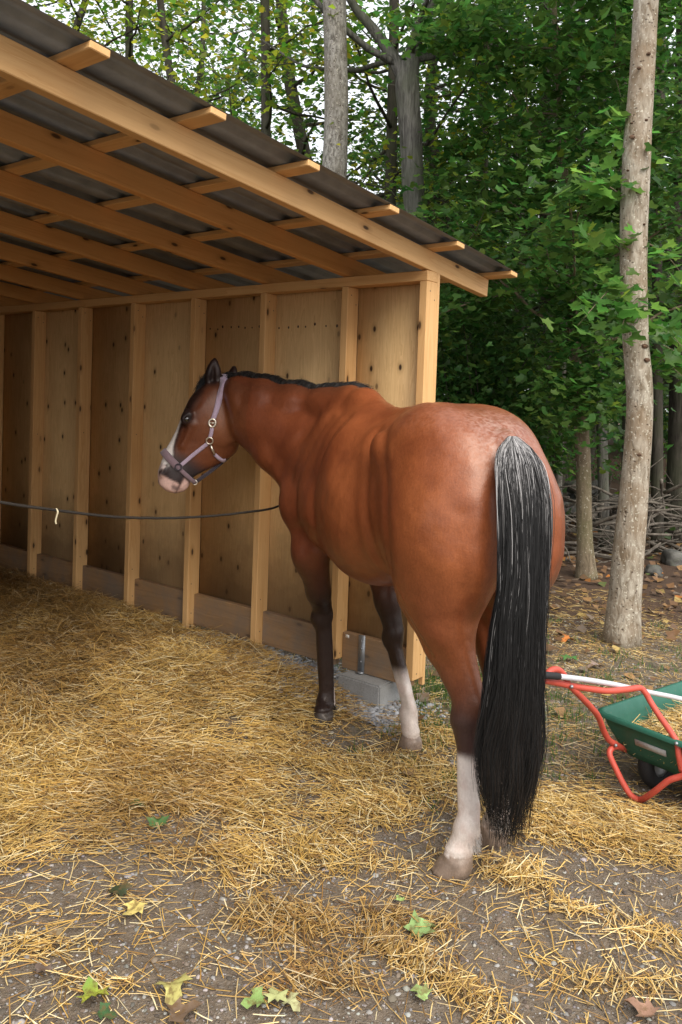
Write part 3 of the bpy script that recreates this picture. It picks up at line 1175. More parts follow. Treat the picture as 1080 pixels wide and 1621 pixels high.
LH = HL(at_z(716, 1382))
RH = HL(at_z(776, 1334))
LF = HL(at_z(506, 1150))
RF = HL(at_z(648, 1188))
toe_lh = (h_f @ np.array([-0.75, 0.66, 0]), h_l @ np.array([-0.75, 0.66, 0]))
hind(1, (-0.345, 0.150, 0.93), HL(at(738, 1132, 2.80)), HL(at(738, 1310, 2.745)), LH, toe_lh)
hind(-1, (-0.24, -0.165, 0.93), RH + (0.0, 0.0, 0.555), RH + (-0.04, 0.0, 0.150), RH, (1, -0.05))


def fore(s, elbow, knee, fet, hoof_c, toe):
    el, kn, ft, hf = map(np.array, (elbow, knee, fet, hoof_c))
    toe = np.array([toe[0], toe[1], 0]) / math.hypot(*toe)
    latv = np.cross((0, 0, 1), toe)
    sh = np.array([el[0] + 0.10, el[1] + 0.0, 1.08])
    rcone(sh, el + (0.04, 0, 0), 0.095, 0.085, 0.06, YA, 0.85)
    rcone(el + (0.03, 0, 0.02), el * 0.45 + kn * 0.55, 0.092, 0.060, 0.05, YA, 0.90)
    rcone(el + (-0.07, 0, 0.04), el * 0.6 + kn * 0.4 + (-0.02, 0, 0), 0.035, 0.035, 0.05)
    rcone(el * 0.45 + kn * 0.55, kn + (0, 0, 0.04), 0.060, 0.047, 0.03)
    ell(kn + toe * 0.010, (0.053, 0.053, 0.060), 0.020)
    ell(kn - toe * 0.025 + (0, 0, 0.01), (0.024, 0.026, 0.036), 0.02)
    rcone(kn - (0, 0, 0.03), ft + (0, 0, 0.04), 0.038, 0.032, 0.02)
    rcone(kn - toe * 0.032 - (0, 0, 0.04), ft - toe * 0.032 + (0, 0, 0.03), 0.018, 0.017, 0.012)
    foot(ft, hf, toe, latv)


toe_lf = (h_f @ np.array([-0.85, 0.3, 0]), h_l @ np.array([-0.85, 0.3, 0]))
fore(1, (0.62, 0.150, 0.86), HL(at(511, 978, 4.03)), HL(at(515, 1108, 4.02)), LF, toe_lf)
fore(-1, (0.47, -0.13, 0.87), HL(at(623, 1008, 3.82)), HL(at(647, 1130, 3.77)), RF, (1, -0.15))

# ---- neck: bends to the left towards the head
poll = HL(at(352, 603, 4.35))
thro = HL(at(372, 700, 4.33))
nk = [((0.62, 0.03, 1.30), 0.20, 0.78), ((0.76, 0.10, 1.355), 0.185, 0.66), ((0.92, 0.20, 1.43), 0.158, 0.60), ((1.07, 0.30, 1.50), 0.135, 0.60)]
n_end = (poll * 0.55 + thro * 0.45) + np.array([-0.01, -0.03, 0.0])
nk.append((tuple(n_end), 0.125, 0.62))
for (a, ra, sa), (b, rb, sb) in zip(nk[:-1], nk[1:]):
    dv = np.array(b) - np.array(a)
    latn = np.cross(dv, (0, 0, 1))
    rcone(a, b, ra, rb, 0.04, latn, (sa + sb) / 2)
# crest line
cr = [(0.55, 0.01, 1.60), (0.70, 0.07, 1.60), (0.86, 0.16, 1.618), (1.02, 0.27, 1.640), (1.14, 0.36, 1.652), tuple(poll + np.array([0.0, 0.0, -0.055]))]
for a, b in zip(cr[:-1], cr[1:]):
    rcone(a, b, 0.040, 0.038, 0.09)
# windpipe line to the chest
rcone((0.78, 0.08, 1.15), (0.96, 0.23, 1.325), 0.11, 0.075, 0.06)
rcone((0.96, 0.23, 1.325), tuple(thro + np.array([-0.04, -0.05, 0.055])), 0.075, 0.055, 0.05)

# ---- head, lofted along poll -> muzzle
muz = HL(at(258, 770, 4.28))
ha = muz - poll
HLEN = np.linalg.norm(ha)
ha = ha / HLEN
view = HL(CAM) - poll
view[2] = 0
view = view / np.linalg.norm(view)
hc = view - ha * (view @ ha)
hc = hc / np.linalg.norm(hc)                       # its left cheek, towards us
hb = np.cross(hc, ha)                              # towards the forehead
if (hb @ HL(HC + np.array([-1.0, 0, 0]))) < 0:
    hb = -hb
loft(poll, ha, hb, hc, [
    (-0.025, 0.035, -0.02, -0.09, 0.050, 0),
    (0.03, 0.062, -0.03, -0.17, 0.080, 0),
    (0.10, 0.092, -0.03, -0.205, 0.094, 0),
    (0.17, 0.104, -0.02, -0.225, 0.100, 0),
    (0.24, 0.098, -0.04, -0.242, 0.096, 0),
    (0.30, 0.090, -0.05, -0.248, 0.084, 0),
    (0.36, 0.083, -0.04, -0.222, 0.068, 0),
    (0.42, 0.082, -0.02, -0.182, 0.058, 0),
    (0.48, 0.080, -0.02, -0.140, 0.053, 0),
    (0.54, 0.068, -0.02, -0.108, 0.055, 0),
    (0.59, 0.058, -0.03, -0.100, 0.053, 0),
    (0.635, 0.030, -0.03, -0.080, 0.036, 0)], k=0.02, ex=2.3)


def hd(u, v, w):
    return poll + ha * u + hb * v + hc * w


for s in (1, -1):
    # jowl disc, cheek ridge, eye socket, nostril rim
    ell(hd(0.195, -0.135, 0.066 * s), (0.105, 0.085, 0.032), 0.03, ax=[ha, hb, hc])
    rcone(hd(0.28, 0.025, 0.078 * s), hd(0.40, 0.015, 0.056 * s), 0.018, 0.010, 0.025)
    ell(hd(0.260, 0.064, 0.088 * s), (0.040, 0.026, 0.020), 0.02, ax=[ha, hb, hc])
    rcone(hd(0.232, 0.084, 0.076 * s), hd(0.280, 0.080, 0.080 * s), 0.014, 0.012, 0.014)
    ell(hd(0.268, 0.062, 0.112 * s), (0.021, 0.014, 0.012), 0.008, ax=[ha, hb, hc], sub=True)
    ell(hd(0.175, 0.062, 0.098 * s), (0.028, 0.020, 0.014), 0.02, ax=[ha, hb, hc], sub=True)
    ell(hd(0.560, 0.034, 0.044 * s), (0.036, 0.024, 0.020), 0.018, ax=[ha, hb, hc])
    ell(hd(0.572, 0.046, 0.062 * s), (0.020, 0.010, 0.013), 0.007, ax=[ha + 0.4 * hb, hb - 0.4 * ha, hc], sub=True)
    # a hollow along the side of the nose
    rcone(hd(0.34, 0.052, 0.085 * s), hd(0.46, 0.050, 0.072 * s), 0.014, 0.012, 0.025, sub=True)
for s in (1, -1):
    rcone(hd(0.03, -0.115, 0.098 * s), hd(0.13, -0.215, 0.085 * s), 0.012, 0.012, 0.03, sub=True)
    rcone(hd(0.13, -0.215, 0.085 * s), hd(0.22, -0.262, 0.06 * s), 0.012, 0.010, 0.03, sub=True)
# wing of the atlas behind the ear
ell(HL(at(374, 640, 4.22)), (0.05, 0.035, 0.045), 0.04)
# upper lip, lower lip and chin, with the mouth line
ell(hd(0.618, -0.028, 0), (0.034, 0.052, 0.042), 0.02, ax=[ha, hb, hc])
ell(hd(0.575, -0.092, 0), (0.046, 0.026, 0.033), 0.018, ax=[ha, hb, hc])
for s in (1, -1):
    rcone(hd(0.628, -0.078, 0.040 * s), hd(0.53, -0.072, 0.058 * s), 0.004, 0.005, 0.008, sub=True)


# ears: near one pricked a little back, far one seen edge-on
def ear(base, tip, out, wd):
    base, tip, out = map(np.array, (base, tip, out))
    e = tip - base
    L_ = np.linalg.norm(e)
    e = e / L_
    out = out - e * (out @ e)
    out = out / np.linalg.norm(out)
    sd_ = np.cross(e, out)
    prev = None
    for i in range(9):
        u = i / 8
        w_ = wd * (0.75 + 1.6 * u - 2.1 * u * u if u < 0.55 else (1.0 - u) * 2.1 + 0.06)
        c = base + e * (L_ * u)
        if prev is not None:
            pc, pw = prev
            rcone(pc, c, pw, w_, 0.012, out, 0.62)
        prev = (c, w_)
    # hollow
    rcone(base + e * 0.035 + out * 0.026, base + e * (L_ * 0.72) + out * 0.020, 0.020, 0.008, 0.008, sd_, 0.8, sub=True)


ear_b = HL(at(336, 612, 4.30))
ear(ear_b, HL(at(340, 566, 4.29)), HL(at(331, 590, 4.05)) - HL(at(336, 590, 4.30)) , 0.034)
ear_f = HL(at(364, 612, 4.41))
ear(ear_f, HL(at(372, 578, 4.42)), HL(at(380, 590, 4.7)) - HL(at(364, 590, 4.41)), 0.023)


# ---- naive surface nets
def surface_nets(D, g0, vox):
    s = D < 0
    nx_, ny_, nz_ = D.shape
    c = np.zeros((nx_ - 1, ny_ - 1, nz_ - 1), np.int8)
    for dx in (0, 1):
        for dy in (0, 1):
            for dz in (0, 1):
                c += s[dx:nx_ - 1 + dx, dy:ny_ - 1 + dy, dz:nz_ - 1 + dz]
    act = np.argwhere((c > 0) & (c < 8))
    idx = np.full(c.shape, -1, np.int32)
    idx[act[:, 0], act[:, 1], act[:, 2]] = np.arange(len(act))
    acc = np.zeros((len(act), 3))
    cnt = np.zeros(len(act))
    corners = [(a, b, d) for a in (0, 1) for b in (0, 1) for d in (0, 1)]
    for i, a in enumerate(corners):
        for b in corners[i + 1:]:
            if sum(abs(a[q] - b[q]) for q in range(3)) != 1:
                continue
            va = D[act[:, 0] + a[0], act[:, 1] + a[1], act[:, 2] + a[2]]
            vb = D[act[:, 0] + b[0], act[:, 1] + b[1], act[:, 2] + b[2]]
            m = (va < 0) != (vb < 0)
            t = np.where(m, va / np.where(m, va - vb, 1), 0)
            p = np.array(a)[None] + t[:, None] * (np.array(b) - np.array(a))[None]
            acc += np.where(m[:, None], p, 0)
            cnt += m
    V = (act + acc / cnt[:, None]) * vox + g0
    F = []
    for axx in range(3):
        u, v = (axx + 1) % 3, (axx + 2) % 3
        sh = [slice(0, n_) for n_ in D.shape]
        a_sl = [slice(1, n_ - 1) for n_ in D.shape]
        a_sl[axx] = slice(0, D.shape[axx] - 1)
        b_sl = list(a_sl)
        b_sl[axx] = slice(1, D.shape[axx])
        sa, sb = s[tuple(a_sl)], s[tuple(b_sl)]
        e = np.argwhere(sa != sb)
        flip = sa[e[:, 0], e[:, 1], e[:, 2]]
        off = np.ones(3, int)
        off[axx] = 0
        e = e + off
        du, dv = np.zeros(3, int), np.zeros(3, int)
        du[u], dv[v] = 1, 1
        q = [e - du - dv, e - dv, e, e - du]
        ids = np.stack([idx[k[:, 0], k[:, 1], k[:, 2]] for k in q], -1)
        ids[~flip] = ids[~flip][:, ::-1]
        F.append(ids)
    return V, np.concatenate(F)


hV, hF = surface_nets(D, g0, VOX)
# keep only the largest connected shell is unnecessary: everything is blended; relax a little
def relax(V, F, it, lam=0.5):
    e = np.concatenate([F[:, [0, 1]], F[:, [1, 2]], F[:, [2, 3]], F[:, [3, 0]]])
    for k in range(it):
        acc = np.zeros_like(V)
        cnt = np.zeros(len(V))
        np.add.at(cnt, e[:, 0], 1)
        for c in range(3):
            acc[:, c] = np.bincount(e[:, 0], V[e[:, 1], c], len(V)) + np.bincount(e[:, 1], V[e[:, 0], c], len(V))
        cnt = np.bincount(e.ravel(), minlength=len(V))
        l_ = lam if k % 2 == 0 else -lam * 1.03
        V = V + l_ * (acc / cnt[:, None] - V)
    return V


hV = relax(hV, hF, 6)


def vert_normals(V, F):
    fn = np.cross(V[F[:, 2]] - V[F[:, 0]], V[F[:, 3]] - V[F[:, 1]])
    N = np.stack([sum(np.bincount(F[:, j], fn[:, c], len(V)) for j in range(4)) for c in range(3)], -1)
    return N / (np.linalg.norm(N, axis=1)[:, None] + 1e-12)


hN = vert_normals(hV, hF)
if (hN[np.argmax(hV[:, 2])] @ np.array([0, 0, 1.0])) < 0:
    hF = hF[:, ::-1]
    hN = -hN


# ---- relief: muscle edges, ribs, veins and unevenness of the skin
def pl_dist(A, pl):
    pl = np.array(pl, float)
    best = np.full(len(A), 9.0)
    for a, b in zip(pl[:-1], pl[1:]):
        ab = b - a
        t = np.clip(((A - a) @ ab) / (ab @ ab), 0, 1)
        best = np.minimum(best, np.linalg.norm(A - (a + t[:, None] * ab), axis=1))
    return best


XZ, YZ = hV[:, [0, 2]], hV[:, [1, 2]]
latm = sstep(np.abs(hN[:, 1]), 0.25, 0.6)
rearm = sstep(-hN[:, 0], 0.2, 0.6)
bodym = sstep(hV[:, 2], 0.55, 0.8) * (hV[:, 0] < 1.0)
disp = 0.0022 * vnoise(hV, 6, 41, 2) * bodym + 0.0013 * vnoise(hV, 20, 42, 2) + 0.0006 * vnoise(hV, 50, 43, 2)


def groove(A, pl, w, d, m):
    global disp
    r = pl_dist(A, pl)
    disp = disp - d * np.exp(-(r / w) ** 2) * m + 0.35 * d * np.exp(-((r - 2.0 * w) / w) ** 2) * m


torso = (hV[:, 2] > 0.86) & (hV[:, 0] < 0.95)
groove(XZ, [(0.02, 1.47), (-0.02, 1.36), (-0.055, 1.24), (-0.085, 1.10), (-0.09, 0.98)], 0.026, 0.008, latm * torso)
groove(XZ, [(0.33, 1.52), (0.385, 1.36), (0.43, 1.20), (0.40, 1.04), (0.44, 0.95)], 0.026, 0.0055, latm * torso)
groove(XZ, [(0.47, 1.52), (0.56, 1.36), (0.64, 1.22), (0.62, 1.08)], 0.022, 0.003, latm * torso)
groove(XZ, [(0.60, 1.50), (0.72, 1.38), (0.82, 1.24)], 0.024, 0.005, latm * torso)
groove(XZ, [(0.46, 1.02), (0.56, 1.00), (0.68, 0.98)], 0.024, 0.004, latm * torso)
groove(YZ, [(0.215, 1.24), (0.225, 1.12), (0.18, 0.96), (0.13, 0.86)], 0.028, 0.005, rearm * (hV[:, 0] < -0.38) * (hV[:, 2] > 0.8))
groove(YZ, [(-0.235, 1.24), (-0.24, 1.12), (-0.19, 0.96)], 0.028, 0.005, rearm * (hV[:, 0] < -0.38) * (hV[:, 2] > 0.8))
groove(XZ, [(-0.20, 1.46), (-0.30, 1.30), (-0.36, 1.12), (-0.34, 0.98)], 0.030, 0.006, latm * torso)
groove(XZ, [(-0.30, 0.93), (-0.42, 0.84), (-0.50, 0.72)], 0.016, 0.005, latm * (hV[:, 2] > 0.6) * (hV[:, 0] < -0.1))
ribm = sstep(hV[:, 0], 0.0, 0.08) * (1 - sstep(hV[:, 0], 0.30, 0.38)) * sstep(hV[:, 2], 0.92, 1.05) * (1 - sstep(hV[:, 2], 1.36, 1.46)) * latm
disp = disp + 0.00045 * np.sin(2 * math.pi * (hV[:, 0] + 0.25 * (hV[:, 2] - 1.2)) / 0.062) * ribm
for pl in ([(-0.22, 1.10), (-0.27, 1.02), (-0.25, 0.94), (-0.33, 0.86), (-0.40, 0.80)], [(-0.27, 1.02), (-0.36, 0.98), (-0.44, 0.90)], [(0.10, 0.93), (0.22, 0.90), (0.36, 0.93)]):
    r = pl_dist(XZ, np.array(pl))
    disp = disp + 0.0026 * np.exp(-(r / 0.0065) ** 2) * latm
disp = disp - 0.0035 * np.exp(-((hV[:, 2] - 0.082) / 0.006) ** 2) + 0.002 * np.exp(-((hV[:, 2] - 0.096) / 0.008) ** 2)
hV = hV + hN * disp[:, None]
hN = vert_normals(hV, hF)
# ---- coat pattern (markings belong to the animal): bay with black points, socks and a blaze
Xl, Yl, Zl = hV[:, 0], hV[:, 1], hV[:, 2]
hu, hv_, hw_ = (hV - poll) @ ha, (hV - poll) @ hb, (hV - poll) @ hc
nz1 = vnoise(hV, 9, 1, 3)
nz2 = vnoise(hV, 30, 2, 3)
nz3 = vnoise(hV, 150, 3, 2)
nz0 = vnoise(hV, 3.2, 5, 2)


def lerp(c, t, c2):
    return c * (1 - t[:, None]) + np.asarray(c2)[None] * t[:, None]


c = np.tile(np.array([0.150, 0.038, 0.0130]), (len(hV), 1))
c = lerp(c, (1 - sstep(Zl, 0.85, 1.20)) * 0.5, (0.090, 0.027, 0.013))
c = lerp(c, np.clip(0.5 + 1.2 * nz0, 0, 1) * 0.45, (0.26, 0.080, 0.025))
c = lerp(c, np.clip(nz1 * 2.0, 0, 1) * 0.5, (0.115, 0.029, 0.011))
# redder, darker neck and shoulder
c = lerp(c, sstep(Xl, 0.25, 0.8) * 0.65, (0.092, 0.024, 0.011))
# top of the croup with pale flecks round the tail head
dock = np.exp(-((Xl + 0.60) / 0.11) ** 2 - (Yl / 0.13) ** 2) * sstep(Zl, 1.30, 1.42)
c = lerp(c, dock * np.clip(0.20 + 0.55 * nz3, 0, 0.42), (0.38, 0.29, 0.25))
crp = sstep(Zl, 1.46, 1.58) * sstep(-Xl, -0.05, 0.25)
c = lerp(c, crp * np.clip(nz3 * 0.5 + 0.06, 0, 0.16), (0.25, 0.13, 0.09))
c = lerp(c, crp * np.clip(-nz3 * 0.9, 0, 0.3), (0.10, 0.04, 0.022))
fore_l = (Xl > 0.12) & (Zl < 1.0) & (hu > 2)
fl = (Xl > 0) & (Zl < 1.05)
isL = np.where(Xl > 0, Yl > -0.03, Yl > 0.03)
black = np.array([0.014, 0.010, 0.009])
t = (1 - sstep(Zl + 0.06 * nz1, 0.60, 1.00)) * sstep(Xl, 0.12, 0.3) * np.where(Zl < 0.83, 1, sstep(Xl, 0.38, 0.52))
c = lerp(c, t * 0.97, black)
t = (1 - sstep(Zl + 0.05 * nz1, 0.50, 0.74)) * (Xl < 0)
c = lerp(c, t * 0.92, (0.026, 0.018, 0.018))
# dark groove between the buttocks, under the tail
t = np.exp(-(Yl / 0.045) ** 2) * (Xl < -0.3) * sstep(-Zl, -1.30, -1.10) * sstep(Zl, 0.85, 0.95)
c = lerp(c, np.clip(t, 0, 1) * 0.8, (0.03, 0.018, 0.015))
# mane-side dark crest, black ears
crest = np.exp(-((Zl - (1.665 - 0.0 * Xl)) / 0.035) ** 2) * sstep(Xl, 0.45, 0.6)
c = lerp(c, np.clip(crest, 0, 1) * 0.45, (0.035, 0.016, 0.010))
# head
ish = (hu > -0.02) & (np.linalg.norm(hV - poll, axis=1) < 0.75) & (Xl > 1.0)
H1 = ish.astype(float)
c = lerp(c, H1 * 0.55, (0.088, 0.030, 0.013))
cheek = np.exp(-((hu - 0.20) / 0.09) ** 2 - ((hv_ + 0.10) / 0.09) ** 2)
c = lerp(c, H1 * cheek * 0.6, (0.17, 0.060, 0.022))
front = sstep(hv_ + 0.015 * nz1 + 0.02 * sstep(hu, 0.3, 0.5), 0.035, 0.078)
c = lerp(c, H1 * front * 0.93, (0.016, 0.010, 0.009))
eye_r = np.exp(-((hu - 0.262) / 0.048) ** 2 - ((hv_ - 0.062) / 0.034) ** 2)
c = lerp(c, H1 * np.clip(eye_r * 1.3, 0, 1), (0.012, 0.008, 0.008))
muz_d = sstep(hu + 0.02 * nz1, 0.41, 0.50)
c = lerp(c, H1 * muz_d * 0.95, (0.022, 0.019, 0.021))
bl = (1 - sstep(np.abs(hw_) + 0.006 * nz1, 0.030 + 0.016 * sstep(hu, 0.3, 0.5), 0.038 + 0.018 * sstep(hu, 0.3, 0.55))) * (hv_ > 0.02) * sstep(hu, 0.25, 0.28)
c = lerp(c, H1 * np.clip(bl, 0, 1), (0.66, 0.60, 0.55))
up = sstep(hv_ + 0.006 * nz2, 0.036, 0.043) * sstep(hu, 0.52, 0.545)
c = lerp(c, H1 * up * 0.9, (0.58, 0.46, 0.42))
lip = sstep(hu + 0.010 * nz1 - 0.25 * np.clip(-hv_ - 0.05, 0, 1), 0.578, 0.590)
low = sstep(-hv_ + 0.01 * nz1, 0.073, 0.082) * sstep(hu, 0.535, 0.555)
pk = np.clip(np.maximum(lip, low), 0, 1)
c = lerp(c, H1 * pk, (0.52, 0.33, 0.28))
c = lerp(c, H1 * pk * np.clip(nz2 * 2.2 - 0.25, 0, 0.8), (0.07, 0.05, 0.05))
ml = np.exp(-((hv_ + 0.074) / 0.0055) ** 2) * sstep(hu, 0.52, 0.54) * (np.abs(hw_) > 0.015)
c = lerp(c, H1 * np.clip(ml, 0, 1) * 0.85, (0.03, 0.018, 0.018))
nos = np.exp(-((hu - 0.574) / 0.02) ** 2 - ((hv_ - 0.047) / 0.011) ** 2) * (np.abs(hw_) > 0.035)
c = lerp(c, H1 * np.clip(nos * 1.3, 0, 1), (0.02, 0.01, 0.01))
for b_, t_ in ((ear_b, 1), (ear_f, 1)):
    er = np.exp(-(np.linalg.norm(hV - (b_ + np.array([0, 0, 0.09])), axis=1) / 0.09) ** 6)
    c = lerp(c, np.clip(er * 1.2, 0, 0.95), (0.013, 0.009, 0.009))
# white socks: right fore to below the knee, both hind to mid cannon; left fore has none
white = np.array([0.56, 0.49, 0.44])


def sock(mask, z, c, soft=0.02):
    t = (1 - sstep(Zl + 0.03 * nz1, z - soft, z + soft)) * mask
    cc = lerp(c, t, white)
    # pinkish skin and dirt showing through
    cc = lerp(cc, t * np.clip(nz2 * 1.5 + 0.1, 0, 0.45), (0.42, 0.30, 0.26))
    return lerp(cc, t * (1 - sstep(Zl, 0.05, 0.30)) * np.clip(0.35 + nz1, 0, 0.7), (0.30, 0.235, 0.18))


c = sock((Xl > 0.1) & (Yl < -0.02), 0.335, c, 0.05)
c = sock((Xl < -0.1) & (Yl > 0.04), 0.385, c)
c = sock((Xl < -0.1) & (Yl <= 0.04), 0.40, c)
# hooves
hoofm = (Zl < 0.078 + 0.006 * nz1)
lf = (Xl > 0.5)
c = np.where(hoofm[:, None], np.where(lf[:, None], np.array([0.035, 0.028, 0.023]), np.array([0.17, 0.125, 0.095]) * (1 + 0.5 * nz2[:, None])), c)


def coat_mat():
    t = NT('horse_coat', 0.42, 0.42)
    cc = t.attr('col')
    v = t.coord('Object')
    f = t.noise(v, 130, 4, 0.65)
    mp = t.n('Mapping', inp={0: v})
    mp.inputs['Scale'].default_value = (90, 90, 22)
    h = t.noise(mp.outputs[0], 1.7, 4, 0.65)
    m_ = t.noise(v, 14, 4, 0.55)
    mul = t.math('ADD', t.math('MULTIPLY', f, 0.55), t.math('MULTIPLY', h, 0.5))
    mul = t.math('ADD', mul, t.math('MULTIPLY', m_, 0.35))
    g = t.n('CombineColor', inp={0: mul, 1: mul, 2: mul})
    x = t.mix(0.8, cc, g.outputs[0], 'SOFT_LIGHT')
    t.color(x)
    t.l(t.ramp(t.noise(v, 5, 4), [(0.3, 0.29), (0.7, 0.43)]), t.b.inputs['Roughness'])
    bw = t.n('RGBToBW', inp={0: cc})
    t.l(t.ramp(bw.outputs[0], [(0.0, 0.12), (0.05, 0.42)]), t.b.inputs['Specular IOR Level'])
    t.b.inputs['Coat Weight'].default_value = 0.16
    t.b.inputs['Coat Roughness'].default_value = 0.24
    t.b.inputs['Specular Tint'].default_value = (1.0, 0.86, 0.74, 1)
    t.bump(t.math('ADD', t.math('ADD', t.math('MULTIPLY', h, 0.6), f), t.math('MULTIPLY', m_, 2.0)), 0.32, 0.003)
    return t.m


M['coat'] = coat_mat()
horse = thing('horse', tuple(HC), 'bay horse with white socks and a grey-topped black tail, head turned left', 'horse')
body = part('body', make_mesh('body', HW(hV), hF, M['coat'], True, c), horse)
bvh = BVHTree.FromPolygons([tuple(p) for p in HW(hV)], [tuple(int(i) for i in f) for f in hF])


def eye_mat():
    t = NT('horse_eye', 0.04, 0.8)
    t.color((0.006, 0.004, 0.003))
    t.b.inputs['Coat Weight'].default_value = 1.0
    return t.m


M['eye'] = eye_mat()
for s in (1, -1):
    bm = bmesh.new()
    bmesh.ops.create_uvsphere(bm, u_segments=16, v_segments=10, radius=0.0185)
    ctr = HW(hd(0.268, 0.062, 0.0895 * s))
    bmesh.ops.translate(bm, vec=Vector(ctr), verts=bm.verts)
    for f in bm.faces:
        f.smooth = True
    me = bpy.data.meshes.new('eye')
    bm.to_mesh(me)
    bm.free()
    me.materials.append(M['eye'])
    part('eye', me, horse)


# ---- hair
def hair_mat():
    t = NT('horse_hair', 0.5, 0.22)
    t.color(t.attr('col'))
    return t.m


M['hair'] = hair_mat()


def ribbons(P, w, C, face):
    """P (n,k,3) strand points, w (n,k) widths, C (n,k,3); ribbons roughly facing along `face` but each twisted"""
    n, k, _ = P.shape
    T = np.gradient(P, axis=1)
    T /= np.linalg.norm(T, axis=2)[..., None] + 1e-9
    tw = rng.uniform(-0.9, 0.9, n)
    f = np.asarray(face, float)
    f = np.broadcast_to(f, (n, 3)) if f.ndim == 1 else f
    side = np.cross(T, f[:, None, :])
    side /= np.linalg.norm(side, axis=2)[..., None] + 1e-9
    nr = np.cross(side, T)
    sd2 = side * np.cos(tw)[:, None, None] + nr * np.sin(tw)[:, None, None]
    V = np.stack([P - sd2 * w[..., None] / 2, P + sd2 * w[..., None] / 2], 2).reshape(-1, 3)
    i = np.arange(n)[:, None] * (2 * k) + np.arange(k - 1)[None] * 2
    F = np.stack([i, i + 1, i + 3, i + 2], -1).reshape(-1, 4)
    CC = np.repeat(C[:, :, None], 2, 2).reshape(-1, 3)
    return V, F, CC


# tail: long strands hung from the dock
cy = np.array([690, 712, 740, 800, 914, 1004, 1106, 1182, 1257, 1335.0])
cxp = np.array([812, 817, 823, 830, 828, 819, 812, 806, 803, 803.0])
chw = np.array([14, 26, 35, 39, 40, 40, 43, 42, 34, 22.0])
cdp = np.array([2.80, 2.745, 2.69, 2.63, 2.59, 2.575, 2.57, 2.57, 2.57, 2.58])
ctr = np.array([at(x, y, d) for x, y, d in zip(cxp, cy, cdp)])
hwm = chw / FPX * cdp
KS = 26
uu = np.linspace(0, len(cy) - 1, 300)
ctrS = catmull(ctr, 300)
hwS = np.interp(uu, np.arange(len(cy)), hwm)
sv = uu / uu[-1]


LKA, LKB = np.cos(np.arange(38) * 2.4) * np.sqrt((np.arange(38) + 0.5) / 38), np.sin(np.arange(38) * 2.4) * np.sqrt((np.arange(38) + 0.5) / 38)
LKE = rng.uniform(0.9, 1.02, 38)


def tail_strands(n, s0_rng, gray_p, shell, wmin, wmax, s1f):
    ang = rng.uniform(0, 2 * math.pi, n)
    rad = shell + (1 - shell) * rng.random(n) ** 0.5
    a, b = np.cos(ang) * rad, np.sin(ang) * rad
    s0 = rng.uniform(*s0_rng, n)
    s1 = s1f(n)
    s1 = s1 * rng.choice([1, 1, 1, 0.93], n)
    t = np.linspace(0, 1, KS)[None]
    s = s0[:, None] + (s1 - s0)[:, None] * t
    sc_ = np.clip(s, 0, 1)
    C0 = np.stack([np.interp(sc_, sv, ctrS[:, i]) for i in range(3)], -1)
    C0[..., 2] -= np.clip(s - 1, 0, 1)[...] * 0.9
    hw = np.interp(sc_, sv, hwS)
    # strands leave the dock near its middle and spread
    spread = np.clip((s - s0[:, None]) / 0.10, 0, 1)
    spread = 0.35 + 0.65 * spread * (2 - spread)
    dd = (a[:, None] - LKA[None]) ** 2 + (b[:, None] - LKB[None]) ** 2 + rng.uniform(0, 0.12, (n, len(LKA)))
    lock = np.argmin(dd, 1)
    cl = 0.72 * sstep(s, 0.12, 1.0)
    a = a[:, None] * (1 - cl) + LKA[lock][:, None] * cl * 1.05
    b = b[:, None] * (1 - cl) + LKB[lock][:, None] * cl * 1.05
    a0 = np.abs(a[:, 0])
    s_end = LKE[lock]
    ph = lock * 2.4 + rng.normal(0, 0.5, n)
    wav = 0.013 * np.sin(s * 10 + ph[:, None]) * s + 0.008 * np.sin(s * 26 + ph[:, None] * 1.7) * s
    drift = rng.normal(0, 0.016, n)[:, None] * s ** 2 + rng.normal(0, 0.006, n)[:, None] * np.sin(s * 7 + rng.uniform(0, 6, n)[:, None])
    xr = a * hw * spread + wav + drift
    yr = b * 0.40 * hw * spread + 0.5 * wav
    P = C0 + c_r0 * xr[..., None] + np.array([0, -1.0, 0]) * yr[..., None]
    g = rng.random(n) < gray_p
    gl = rng.uniform(0.10, 0.46, n)
    fade = (rng.uniform(0.15, 0.42, n) + 0.35 * np.clip(a0 - 0.6, 0, 1) + 0.45 * (rng.random(n) < 0.09))[:, None]
    gf = (g[:, None] * (1 - sstep(s, fade * 0.55, fade)) * gl[:, None])
    base = rng.uniform(0.004, 0.014, n)[:, None]
    C = (base + gf)[..., None] * np.array([1.0, 0.97, 0.95])
    C = C + ((rng.random(n) < 0.25)[:, None] * 0.02 * sstep(s, 0.55, 1.0))[..., None] * np.array([1.0, 0.6, 0.35])
    w = rng.uniform(wmin, wmax, n)[:, None] * (1 - 0.55 * t ** 3)
    return P, w, C


def lens(lo, hi):
    return lambda n: rng.uniform(lo, hi, n)


outs = []
outs.append(tail_strands(2600, (0.03, 0.30), 0.15, 0.55, 0.0014, 0.0024, lens(0.58, 1.0)))
outs.append(tail_strands(1500, (0.0, 0.16), 0.80, 0.75, 0.0009, 0.0016, lens(0.62, 0.97)))
outs.append(tail_strands(900, (0.05, 0.28), 0.30, 0.96, 0.0008, 0.0015, lens(0.85, 1.03)))
outs.append(tail_strands(300, (0.0, 0.13), 0.85, 0.85, 0.0010, 0.0016, lens(0.22, 0.5)))
P = np.concatenate([o_[0] for o_ in outs])
w = np.concatenate([o_[1] for o_ in outs])
Cc = np.concatenate([o_[2] for o_ in outs])
V, F, C3 = ribbons(P, w, Cc, np.array([0.1, -1, 0.15]))
